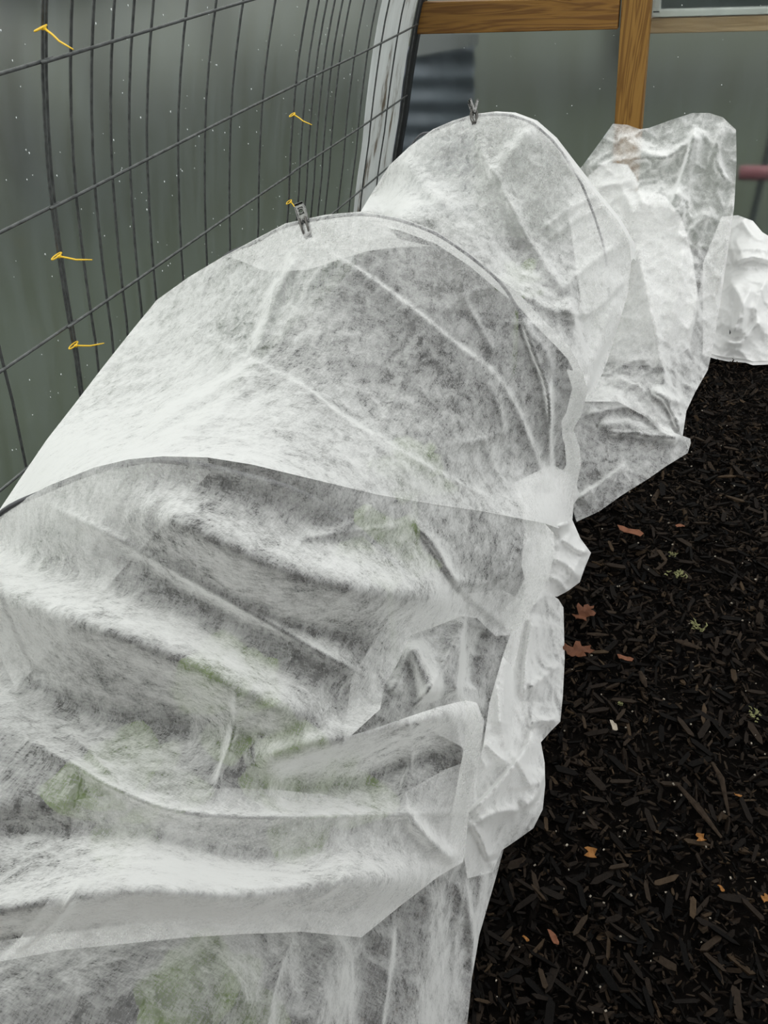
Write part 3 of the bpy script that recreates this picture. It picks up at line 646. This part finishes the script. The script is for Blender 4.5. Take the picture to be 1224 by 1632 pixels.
# flat corner lying on the mulch behind the second hoop
hm = MB()
h3 = [(900, 700), (925, 650), (950, 600), (1000, 600), (1040, 640), (1075, 690), (1100, 699), (1101, 706), (1096, 722), (1060, 744), (1035, 762), (990, 790), (955, 815), (918, 832), (905, 815), (905, 760)]
q3 = [(925, 650, 'h', .12), (950, 600, 'h', .14), (1000, 600, 'h', .10), (1040, 640, 'h', .06), (1100, 700, 'h', .02), (1096, 722, 'h', .006), (1035, 762, 'h', .006), (955, 815, 'h', .006), (918, 832, 'h', .01), (905, 760, 'h', .06), (980, 700, 'h', .05), (960, 760, 'h', .03), (1040, 700, 'h', .04)]
g3 = [('k', .03, 6, [(960, 690), (1000, 690), (1090, 700)]), ('s', .03, 16, [(915, 800), (960, 770), (1000, 738)]), ('k', .03, 8, [(930, 662), (1000, 650), (1040, 668)]), ('k', .03, 7, [(1040, 665), (1060, 690), (1085, 698)]), ('r', .02, 10, [(950, 680), (1000, 675), (1030, 690)]), ('k', .02, 5, [(925, 795), (935, 785), (945, 780)])]
hm.add(*patch(h3, q3, g3, step=14, wr=.006, crum=1.0, seed=8)); hm.obj('ground_corner', M_FAB, cover)

# second piece: bunched up behind the third hoop
bn = MB()
b8 = [(905, 290), (930, 262), (955, 228), (977, 197), (1000, 199), (1020, 206), (1034, 204), (1070, 191), (1104, 180), (1130, 180), (1152, 187), (1173, 207), (1174, 260), (1170, 330), (1160, 400), (1150, 470), (1137, 550), (1128, 590), (1108, 625), (1094, 655), (1088, 695), (1055, 690), (1030, 665), (985, 640), (930, 640), (910, 560), (930, 450), (930, 360)]
c8 = [(905, 290, 'Y', 3.05), (977, 197, 'Y', 3.12), (1020, 206, 'Y', 3.12), (1104, 180, 'Y', 3.12), (1173, 207, 'Y', 3.10), (1170, 330, 'Y', 2.97), (1150, 470, 'Y', 2.82), (1128, 590, 'h', .05), (1088, 695, 'h', .02), (1055, 690, 'h', .05), (985, 640, 'h', .12), (930, 640, 'Y', 2.2), (910, 560, 'Y', 2.6), (930, 450, 'Y', 2.8), (1030, 350, 'Y', 2.92), (1040, 500, 'Y', 2.6), (1000, 580, 'Y', 2.42), (1100, 580, 'Y', 2.58), (1080, 420, 'Y', 2.76)]
f8 = [('k', .03, 8, [(980, 215), (1050, 250), (1100, 225), (1110, 195)]), ('s', .05, 18, [(1070, 330), (1095, 260), (1110, 200)]), ('k', .03, 8, [(1095, 320), (1085, 380), (1140, 330)]), ('k', .03, 7, [(1155, 195), (1140, 250), (1165, 300)]),
      ('k', .03, 8, [(930, 270), (1000, 255), (1070, 250)]), ('k', .025, 6, [(940, 300), (1010, 285), (1080, 240)]), ('r', .05, 26, [(990, 340), (1050, 320), (1090, 350)]), ('k', .04, 9, [(1010, 380), (1030, 460), (1050, 560), (1065, 640)]),
      ('k', .03, 8, [(1090, 380), (1080, 470), (1060, 560)]), ('k', .03, 6, [(1170, 300), (1155, 400), (1140, 480)]), ('s', .04, 14, [(1085, 690), (1062, 640), (1035, 620)]), ('k', .03, 6, [(1035, 625), (1060, 632), (1090, 645)]), ('k', .02, 6, [(975, 600), (1020, 620), (1045, 660)]),
      ('k', .02, 5, [(1010, 290), (1025, 320), (1040, 330)]), ('k', .02, 6, [(1120, 430), (1105, 500), (1090, 540)])]
bn.add(*patch(b8, c8, f8, step=16, wr=.012, crum=1.4, seed=9))
bunch = empty('bunched_cover', (.0, 2.9, 0), 'bright white fleece standing in a bunch in front of the timber post', 'row cover')
bn.obj('outer_layer', M_FAB4, bunch)
bn = MB()
b9 = [(905, 330), (928, 290), (962, 258), (1000, 262), (1015, 285), (1000, 305), (1030, 303), (1060, 312), (1085, 345), (1100, 400), (1110, 470), (1095, 545), (1060, 570), (1000, 575), (940, 560), (920, 440)]
c9 = [(915, 330, 'Y', 3.12), (962, 258, 'Y', 3.2), (1020, 300, 'Y', 3.16), (1085, 345, 'Y', 3.1), (1110, 470, 'Y', 2.92), (1060, 570, 'Y', 2.62), (940, 560, 'Y', 2.6), (920, 440, 'Y', 2.9), (1020, 420, 'Y', 2.9)]
bn.add(*patch(b9, c9, [('r', .06, 40, [(1000, 330), (1040, 450), (1050, 560)])], step=16, wr=.014, crum=1.6, seed=10)); bn.obj('inner_layer', M_FAB2, bunch)
bn = MB()
bn.add(*patch([(p[0] + 1, p[1] + 2) for p in b9], [(c[0], c[1], c[2], c[3] + .05) for c in c9], [], step=22, wr=.02, seed=11)); bn.obj('inner_layer', M_FAB2, bunch)
bn = MB()
bn.add(*patch([(p[0] + 4, p[1] + 9) for p in b9], [(c[0], c[1], c[2], c[3] + .10) for c in c9], [], step=22, wr=.02, seed=15)); bn.obj('inner_layer', M_FAB2, bunch)
# third piece: low heap by the end wall
hp = MB()
b10 = [(1120, 420), (1150, 345), (1176, 343), (1200, 352), (1215, 370), (1240, 385), (1330, 400), (1340, 600), (1224, 575), (1200, 576), (1188, 572), (1160, 570), (1140, 566), (1120, 560)]
c10 = [(1120, 420, 'Y', 3.35), (1176, 343, 'Y', 3.4), (1240, 385, 'Y', 3.35), (1330, 400, 'Y', 3.35), (1340, 600, 'h', .006), (1224, 575, 'h', .006), (1140, 566, 'h', .006), (1120, 560, 'h', .02), (1190, 440, 'Y', 3.1), (1200, 510, 'Y', 2.96), (1150, 500, 'Y', 2.98), (1280, 480, 'Y', 3.05)]
f10 = [('k', .04, 9, [(1170, 400), (1195, 395), (1230, 400)]), ('s', .05, 18, [(1240, 420), (1200, 410), (1165, 420)]), ('k', .05, 9, [(1165, 445), (1185, 490), (1180, 540)]), ('k', .05, 9, [(1200, 450), (1180, 500), (1165, 540)]), ('s', .04, 14, [(1150, 540), (1180, 545), (1215, 505)]), ('k', .04, 7, [(1224, 440), (1205, 490), (1215, 530)]), ('k', .03, 6, [(1180, 345), (1200, 375), (1225, 385)])]
hp.add(*patch(b10, c10, f10, step=12, wr=.012, crum=1.1, seed=22))
heap = empty('heaped_cover', (.3, 3.1, 0), 'low crumpled heap of white fleece at the right edge by the end wall', 'row cover')
hp.obj('outer_layer', M_FAB2, heap)
hp = MB(); hp.add(*patch([(p[0], p[1] + 6) for p in b10], [(c[0], c[1], c[2], c[3] + (.06 if c[2] == 'Y' else -.0)) for c in c10], [], step=20, wr=.02, seed=13)); hp.obj('inner_layer', M_FAB2, heap)

# ------------------------------------------------------------------ hoops
def hoop(label, sight, left, right, gap=.014, rad=.0038):
    # where the cloth lies on the hoop the hoop follows just beneath it, then runs down to its two feet
    q = [at(*p) for p in sight]; q = [p + (p - EYE).normalized() * gap + Vector((0, 0, -.007)) for p in q]
    pts = smooth_line([tuple(p) for p in [Vector(v) for v in left] + q + [Vector(v) for v in right]], 6)
    mb = MB(); mb.tube(pts, rad, 8); o = mb.obj('wire_hoop', M_HOOP); tag(o, label, 'hoop', 'hoops under the row cover'); return o
hoop('grey wire hoop showing through the cover nearest the camera', RIDGE1[:5], [(-1.22, .74, 0), (-1.20, .73, .30), (-1.13, .72, .5)], [(-.58, .77, .79), (-.48, .84, .70), (-.38, .95, .46), (-.31, .99, .22), (-.28, 1.0, 0)], .012, .0048)
hoop('grey wire hoop under the cover below the nearer spring clip', HOOP2[2:] + [(825, 487, 'Y', 1.66)], [(-1.24, 1.62, 0), (-1.235, 1.62, .3), (-1.2, 1.62, .6)], [(-.27, 1.68, .53), (-.23, 1.69, .3), (-.22, 1.7, 0)])
hoop('grey wire hoop under the cover below the farther spring clip', HOOP3[3:12], [(-1.23, 2.68, 0), (-1.2, 2.68, .35)], [(-.37, 2.75, .60), (-.29, 2.78, .40), (-.25, 2.78, .2), (-.24, 2.78, 0)], .03)

# ------------------------------------------------------------------ spring clips
def clip(jaw, top, width, label, spread=.2):
    az_ = (top - jaw).normalized(); ay_ = az_.cross(width).normalized(); ax_ = ay_.cross(az_); s = (top - jaw).length / .068; pos = jaw + az_ * .0245 * s
    t = empty('spring_clip', pos, label, 'clip', 'steel spring clips on the row cover')
    B = Matrix((ax_, ay_, az_)).transposed()
    def put(name, mb, mat, par=None):
        mb.v = [tuple(Vector(pos) + B @ (Vector(v) * s)) for v in mb.v]; return mb.obj(name, mat, par or t, False)
    for sg in (1, -1):
        lv = MB()                                            # handle: channel with a hole near its end
        R2 = Matrix.Rotation(sg * spread, 3, 'X')
        def seg(c, sz): lv.box(R2 @ Vector(c) + Vector((0, sg * .004, 0)), sz, R2, .0006)
        seg((0, 0, .040), (.0165, .0016, .007)); seg((-.0065, 0, .030), (.0035, .0016, .016)); seg((.0065, 0, .030), (.0035, .0016, .016)); seg((0, 0, .016), (.0165, .0016, .013))
        seg((-.0085, -sg * .0025, .022), (.0014, .006, .036)); seg((.0085, -sg * .0025, .022), (.0014, .006, .036)); seg((0, -sg * .002, .0435), (.0165, .0055, .0014))
        hd = put('handle', lv, M_CLIP)
        rg = MB(); rg.tube([R2 @ Vector((.0048 * math.cos(a), 0, .030 + .0048 * math.sin(a))) + Vector((0, sg * .0045, 0)) for a in np.linspace(0, 2 * PI, 15)], .0011, 6, False); put('eyelet', rg, M_CLIP, hd)
        jw = MB()
        for q in (-.0055, .0055): jw.tube([(q, sg * .006, .012), (q, sg * .0085, .002), (q, sg * .0075, -.010), (q * .9, sg * .003, -.020)], [.0022, .0022, .002, .002], 6)
        jw.box((0, sg * .003, -.021), (.015, .003, .007), None, .0008); put('jaw', jw, M_RUST)
    sp = MB(); sp.tube([(-.008 + .016 * k / 40, .0045 * math.cos(k * .9), .010 + .0045 * math.sin(k * .9)) for k in range(41)], .0009, 5); put('spring', sp, M_CLIP)
    pn = MB(); pn.tube([(-.0105, 0, .010), (.0105, 0, .010)], .0016, 8); put('pivot_pin', pn, M_CLIP)
RT = Vector(ROT[:, 0]); VW = Vector(ROT[:, 2])
clip(at_row(491, 378, 1.575), at_row(477, 326, 1.63), (RT + VW * .25).normalized(), 'steel spring clip pinching the cover at the nearer hoop, handles up', .16)
clip(at_row(756, 197, 2.63), at_row(754, 159, 2.68), (VW + RT * .25).normalized(), 'steel spring clip at the crest of the farther hoop, seen edge on', .30)

# ------------------------------------------------------------------ plants under the cover
def leaf_bm(L, W, bend, az, el, base, rnd):
    mb = MB(); n = 7; vs = []; fs = []
    d = Vector((math.cos(az), math.sin(az), 0)); sd = Vector((-math.sin(az), math.cos(az), 0))
    for i in range(n + 1):
        u = i / n; wd = W * math.sin(PI * min(1, u * .92 + .06)) ** .8
        out = L * (u * math.cos(el) + .0) ; z = L * (u * math.sin(el)) - bend * u * u * L
        for k, q in enumerate((-1, -.5, 0, .5, 1)):
            rf = .12 * W * math.sin(u * 14 + k * 2 + rnd) * abs(q)
            vs.append(Vector(base) + d * out + sd * (q * wd) + Vector((0, 0, z + .25 * wd * q * q + rf)))
    for i in range(n):
        for k in range(4): fs.append((i * 5 + k, i * 5 + k + 1, (i + 1) * 5 + k + 1, (i + 1) * 5 + k))
    mb.add(vs, fs); return mb
def plant(top, hgt, spread_, label, n=10):
    base = Vector((top.x, top.y, 0)); hgt = top.z
    t = empty('salad_plant', base, label, 'plant', 'plants growing under the row cover')
    mb = MB(); mb.tube([base, base + Vector((0, 0, hgt * .6))], [.010, .006], 6); mb.obj('stem', M_LEAF, t)
    for k in range(n):
        az = k * 2.4 + random.random() * .5; el = .45 + .75 * (k / n); L = spread_ * (.85 + .3 * random.random())
        mb = leaf_bm(L, L * .30, .25, az, el, base + Vector((0, 0, hgt * .6 - .02 + hgt * .12 * (k / n))), random.random() * 6); mb.obj('leaf', M_LEAF, t)
PL = [((650, 600, 'Y', 1.34), .13, 'green leafy plant blurred through the cover in front of the second hoop, upper patch'),
      ((600, 715, 'Y', 1.06), .13, 'green leafy plant blurred through the cover in front of the second hoop, lower patch'),
      ((150, 1150, 'h', .50), .16, 'green leafy plant dimly seen under the cover in the left foreground'),
      ((460, 1140, 'h', .52), .15, 'yellow-green leafy plant pressing up under the cover in the centre foreground'),
      ((280, 1520, 'h', .42), .14, 'green leafy plant under the cover at the bottom edge'),
      ((830, 345, 'Y', 2.52), .12, 'green leafy plant dimly seen under the cover of the third hoop'),
      ((330, 1000, 'h', .50), .16, 'green leafy plant dimly seen just in front of the first hoop')]
for a, s_, lb in PL: plant(at(*a) - Vector((0, 0, .055)), 0, s_, lb)

# ------------------------------------------------------------------ mulch
def chip_verts(L, W, T, rnd):
    # split sliver: hexagonal outline with pointed ends, uneven faces
    a = [(-L * .5, W * rnd.uniform(-.25, .25)), (-L * rnd.uniform(.25, .42), W * .5), (L * rnd.uniform(.2, .42), W * rnd.uniform(.3, .55)), (L * .5, W * rnd.uniform(-.3, .3)), (L * rnd.uniform(.2, .42), -W * .5), (-L * rnd.uniform(.25, .42), -W * rnd.uniform(.3, .55))]
    top = [(x, y, T * rnd.uniform(.3, .6)) for x, y in a]; bot = [(x * .95, y * .9, -T * .5) for x, y in a]
    return top + bot
CHIP_F = [(0, 5, 4, 3, 2, 1), (6, 7, 8, 9, 10, 11)] + [(i, (i + 1) % 6, (i + 1) % 6 + 6, i + 6) for i in range(6)]
CHIP_F = [tuple(reversed(f)) for f in CHIP_F]
rr = random.Random(11)
def chip_place(small=True):
    x = rr.uniform(-.30, .72); y = rr.uniform(.15, 3.3)
    return x, y
def rot_chip(vs, p, yaw, pitch, roll):
    M = Matrix.Rotation(yaw, 3, 'Z') @ Matrix.Rotation(pitch, 3, 'Y') @ Matrix.Rotation(roll, 3, 'X')
    return [tuple(M @ Vector(v) + Vector(p)) for v in vs]
mb = MB()
for i in range(40000):
    x, y = chip_place()
    if y > 1.6 and x < -.28: continue
    L = rr.lognormvariate(math.log(.0145), .5); L = min(L, .05); W = L * rr.uniform(.12, .34); T = min(.006, W * .5)
    z = -.021 + .014 * rr.random() + .012 * noise.noise(Vector((x * 4, y * 4, 0)))
    mb.add(rot_chip(chip_verts(L, W, T, rr), (x, y, z), rr.uniform(0, 2 * PI), rr.gauss(0, .42), rr.gauss(0, .5)), CHIP_F)
mu = mb.obj('bark_mulch', M_CHIP, floor, False); tag(mu, kind='stuff')
for i in range(300):
    for _ in range(60):
        x, y = rr.uniform(-.14, .62), .38 + 1.9 * rr.random() ** 1.3
        u, v = proj((x, y, 0))
        if 740 < u < 1235 and 560 < v < 1650: break
    L = rr.uniform(.028, .06); W = L * rr.uniform(.12, .28)
    me = bpy.data.meshes.new('wood_chip'); me.from_pydata(chip_verts(L, W, .005, rr), [], CHIP_F); me.update()
    o = link('wood_chip', me, M_CHIP, floor, False)
    o.location = (x, y, -.004 + .006 * rr.random()); o.rotation_euler = (rr.gauss(0, .15), rr.gauss(0, .13), rr.uniform(0, 2 * PI))
# pale crumbs scattered in the mulch
mb = MB()
for i in range(150):
    x, y = rr.uniform(-.1, .5), rr.uniform(.45, 2.5); s = rr.uniform(.0012, .0032)
    mb.box((x, y, .004), (s, s * 1.5, s), Matrix.Rotation(rr.uniform(0, 6), 3, 'Z') @ Matrix.Rotation(rr.uniform(0, 1), 3, 'X'))
tag(mb.obj('pale_crumbs', M_PALE, None, False), 'tiny pale crumbs scattered over the dark mulch', 'crumbs', None, 'stuff')

# leaves and single bright chips on the mulch
def flake(name, x, y, px, ang, outline, mat, label, cat, curl=.25, parts=None):
    p = at_height(x, y, .012); depth = 1.0 / 1; t = (p - EYE).length / Vector(ray(x, y)).length
    s = px / F * t; c, sn = math.cos(ang), math.sin(ang)
    n = len(outline); bm = bmesh.new()
    top = [bm.verts.new((s * (a * c - b * sn), s * (a * sn + b * c), s * curl * (a * a + b * b) * 1.2 + .002 * math.sin(a * 9))) for a, b in outline]
    f = bm.faces.new(top); r = bmesh.ops.triangulate(bm, faces=[f]); bmesh.ops.subdivide_edges(bm, edges=bm.edges[:], cuts=1)
    for v in bm.verts: v.co.z += s * .22 * noise.noise(v.co * (2.6 / s) + Vector((x, y, 0)))
    ex = bmesh.ops.extrude_face_region(bm, geom=bm.faces[:])
    for v in [g for g in ex['geom'] if isinstance(g, bmesh.types.BMVert)]: v.co.z += .0016
    bmesh.ops.recalc_face_normals(bm, faces=bm.faces[:])
    me = bpy.data.meshes.new(name); bm.to_mesh(me); bm.free()
    o = link(name, me, mat, None, False); o.location = p; tag(o, label, cat); return o
OAK = [(-.55, .0), (-.42, .10), (-.38, .28), (-.22, .22), (-.12, .13), (.0, .34), (.16, .38), (.17, .16), (.32, .22), (.48, .16), (.42, .03), (.55, -.06), (.38, -.14), (.2, -.10), (.22, -.34), (.05, -.36), (-.08, -.14), (-.24, -.26), (-.36, -.2), (-.38, -.05)]
SHARD = [(-.5, .05), (-.3, .2), (.1, .16), (.5, .06), (.42, -.1), (.0, -.18), (-.36, -.14)]
BLOB = [(-.42, -.28), (-.30, .12), (-.12, .40), (.02, .12), (.22, .36), (.42, .10), (.30, -.16), (.12, -.40), (-.14, -.22)]
flake('oak_leaf', 931, 978, 44, 1.15, OAK, M_OAK, 'russet dead oak leaf on the mulch, upper of the two beside the hem', 'leaf', .35)
flake('oak_leaf', 920, 1037, 48, .35, OAK, M_OAK, 'russet dead oak leaf on the mulch, lower of the two, touching the hem', 'leaf', .3)
flake('leaf_scrap', 996, 1050, 26, .1, SHARD, M_OAK, 'small tan leaf scrap right of the lower oak leaf', 'leaf')
flake('leaf_scrap', 941, 1359, 26, 1.9, BLOB, M_TAN, 'amber leaf scrap alone on the mulch in the lower middle', 'leaf')
flake('leaf_scrap', 1116, 1335, 19, 2.2, BLOB, M_TAN, 'amber scrap lying below the long grey bark strips', 'leaf')
flake('leaf_scrap', 1176, 1268, 13, .2, SHARD, M_TAN, 'tiny pale orange scrap near the right edge', 'leaf')
flake('leaf_scrap', 1219, 1432, 17, .8, BLOB, M_TAN, 'orange scrap cut by the right edge of the picture', 'leaf')
flake('leaf_scrap', 1149, 1416, 14, 2.4, SHARD, M_TAN, 'small orange scrap up and left from the right edge scrap', 'leaf')
flake('leaf_scrap', 882, 1494, 28, 2.4, SHARD, M_OAK, 'rusty leaf scrap in the lower left of the mulch', 'leaf')
flake('leaf_scrap', 838, 1496, 14, 2.7, SHARD, M_TAN, 'small orange scrap beside the cover foot at the bottom', 'leaf')
flake('pale_chip', 978, 1156, 24, 2.1, SHARD, M_PALE, 'whitish splinter of wood on the mulch in the middle', 'chip', .1)
flake('pale_chip', 1004, 846, 42, -.1, SHARD, M_OAK, 'long tan wood splinter at the top of the path', 'chip', .05)
flake('pale_chip', 1084, 838, 16, .4, SHARD, M_OAK, 'short tan splinter right of the long tan one', 'chip', .1)
for (x, y, px, lb) in [(1080, 916, 24, 'tuft of yellow-green lichen, brightest on the upper mulch'), (1112, 1000, 22, 'faint green lichen tuft below the brightest one'), (1073, 884, 14, 'small dull lichen tuft above the brightest one'), (988, 1122, 10, 'tiny yellow-green leaf bit above the whitish splinter'), (1200, 1138, 22, 'thin pale lichen strands at the right edge')]:
    p = at_height(x, y, .01); s = px / F * (p - EYE).length / Vector(ray(x, y)).length
    mb = MB()
    for k in range(16):
        a = rr.uniform(0, 2 * PI); q = p + Vector((rr.gauss(0, .22), rr.gauss(0, .22), 0)) * s
        mb.tube([q, q + Vector((math.cos(a), math.sin(a), .5)) * s * .16, q + Vector((math.cos(a + .7), math.sin(a + .7), .7)) * s * .28], [s * .06, s * .05, s * .02], 5)
    tag(mb.obj('lichen_tuft', M_LICH, None), lb, 'lichen')
# long bark strips
M_STRIP = simple('grey_bark', (.024, .017, .012), .9, 0, .08, var=.4, scale=80, bump=.4)
for (pts, wpx, lb) in [([(1135, 1215), (1150, 1240), (1162, 1300)], 9, 'curved grey bark strip standing upright on the right of the mulch'), ([(1080, 1250), (1115, 1290), (1150, 1335)], 11, 'long straight grey bark strip slanting down to the right'), ([(1075, 1020), (1095, 1026), (1118, 1034)], 12, 'broad dark bark piece on the upper right mulch'), ([(1020, 1070), (1030, 1095)], 12, 'short brown bark slab below the small tan leaf scrap'), ([(935, 1010), (970, 1012)], 9, 'dull brown bark stick between the two oak leaves')]:
    P = [at_height(x, y, .010) for x, y in pts]; mb = MB(); s = wpx / F * 1.6 / 2
    mb.tube([P[0]] + [P[0].lerp(P[-1], .5) if len(P) == 2 else P[1]] + [P[-1]], [s * .5, s, s * .35], 7)
    for i, v in enumerate(mb.v): mb.v[i] = (v[0], v[1], .010 + (v[2] - .010) * .45)
    tag(mb.obj('bark_strip', M_STRIP, None, False), lb, 'bark')

# twigs caught on the hem
mb = MB(); mb.tube([at_height(911, 812, .12), at_height(914, 822, .10), at_height(917, 832, .05)], .0035, 6); tag(mb.obj('twig', M_BLACK), 'short black twig stuck on the hem by the ground corner', 'twig')
mb = MB(); mb.tube([at_row(1167, 513, 2.90), at_row(1165, 522, 2.88), at_row(1163, 533, 2.87)], [.004, .005, .001], 6); tag(mb.obj('twig', M_BLACK), 'small dark sliver on the low heap of fleece', 'twig')

# ------------------------------------------------------------------ drops on the film
mb = MB()
bm = bmesh.new(); bmesh.ops.create_icosphere(bm, subdivisions=1, radius=1); IV = [v.co.copy() for v in bm.verts]; bm.verts.index_update(); IF = [[v.index for v in f.verts] for f in bm.faces]; bm.free()
for i in range(260):
    a = rr.uniform(.35, 1.35); y = rr.uniform(.9, 3.4); x, z = arch(a, .014); s = rr.uniform(.0009, .0022)
    mb.add([Vector((x, y, z)) + Vector((v.x * .5, v.y, v.z * 1.5)) * s for v in IV], IF)
for i in range(60):
    x, z, s = rr.uniform(-1.2, .4), rr.uniform(.3, 1.0), rr.uniform(.0012, .0026)
    mb.add([Vector((x, W_END + .07, z)) + v * s for v in IV], IF)
tag(mb.obj('water_drops', M_DROP), 'beads of condensation clinging to the greenhouse film', 'water', None, 'stuff')

# ------------------------------------------------------------------ outside
mb = MB(); mb.add([(-25, -20, -.06), (25, -20, -.06), (25, 40, -.06), (-25, 40, -.06)], [(0, 1, 2, 3)]); tag(mb.obj('floor_outside', M_GRASS), kind='structure')
def bush(cx, cy, rx, ry, h, n, label, leaf=.09):
    t = empty('bush', (cx, cy, 0), label, 'bush', 'bushes outside the greenhouse')
    mb = MB(); q = random.Random(int(cx * 100 + cy * 10))
    for i in range(n):
        th = q.uniform(0, 2 * PI); ph = math.acos(q.uniform(-.2, 1)); k = q.uniform(.6, 1.05)
        p = Vector((cx + rx * k * math.cos(th) * math.sin(ph), cy + ry * k * math.sin(th) * math.sin(ph), h * .45 + h * .55 * k * math.cos(ph)))
        d = Vector((q.gauss(0, 1), q.gauss(0, 1), q.gauss(0, 1))).normalized(); e = d.orthogonal().normalized(); s = leaf * q.uniform(.6, 1.4)
        mb.add([p - d * s, p + e * s * .45, p + d * s, p - e * s * .45], [(0, 1, 2, 3)])
    mb.obj('foliage', M_HEDGE, t, False)
    mb = MB()
    for k in range(5):
        a = k * 1.3; mb.tube([(cx, cy, 0), (cx + rx * .3 * math.cos(a), cy + ry * .3 * math.sin(a), h * .4), (cx + rx * .6 * math.cos(a), cy + ry * .6 * math.sin(a), h * .75)], [.04, .03, .01], 6)
    mb.obj('stem', simple('bark', (.05, .04, .03), .9), t)
for (cx, cy, lb) in [(-4.6, 4.3, 'seen at the left edge behind the nearest wires'), (-6.0, 6.9, 'seen behind the middle wire panel'), (-6.3, 9.5, 'seen behind the closely spaced far wires'), (-5.0, 12.0, 'farthest back along the row of bushes')]:
    bush(cx, cy, 1.15, 1.15, 3.4, 3600, 'tall green bush outside the left wall, ' + lb)
for (cx, lb) in [(-3.4, 'beyond the corrugated sheet'), (-.9, 'left of the timber post'), (1.6, 'right of the timber post'), (4.1, 'at the far right')]:
    bush(cx, 8.2, 1.15, 1.1, 3.2, 3200, 'tall green bush far behind the end wall, ' + lb)
# corrugated sheet and pink bar beyond the end film
mb = MB(); a = at_row(640, 420, 4.35); b = at_row(758, 72, 4.35); vs = []; fs = []; nn = 80
for k in range(nn + 1):
    z = a.z - .3 + (b.z - a.z + .3) * k / nn
    for x in (-1.75, b.x): vs.append((x, 4.35 + .012 * math.sin(z * 2 * PI / .115), z))
for k in range(nn): fs.append((2 * k, 2 * k + 1, 2 * k + 3, 2 * k + 2))
mb.add(vs, fs); o = mb.obj('corrugated_sheet', M_METAL); sd_ = o.modifiers.new('thick', 'SOLIDIFY'); sd_.thickness = .004
tag(o, 'dark blue-grey corrugated sheet behind the film, left of the post', 'metal sheet')
cp_ = quad_beam([(655, 92), (762, 72), (764, 50), (657, 50)], 4.30, .02); link('ridge_cap', cp_, simple('pale_cap', (.16, .17, .17), .5), o, False)
mb = MB(); p = at_row(1178, 274, 4.35); mb.tube([p, p + Vector((.8, 0, .01))], .034, 14); tag(mb.obj('pink_bar', M_PINK), 'pink round bar behind the film at the right edge', 'bar')
mb = MB(); p = at_row(1216, 274, 4.5); mb.box((p.x, 4.5, .6), (.03, .03, 1.3), None, .004); tag(mb.obj('outside_post', M_BLACK, None, False), 'slim dark post behind the film crossing the pink bar', 'post')
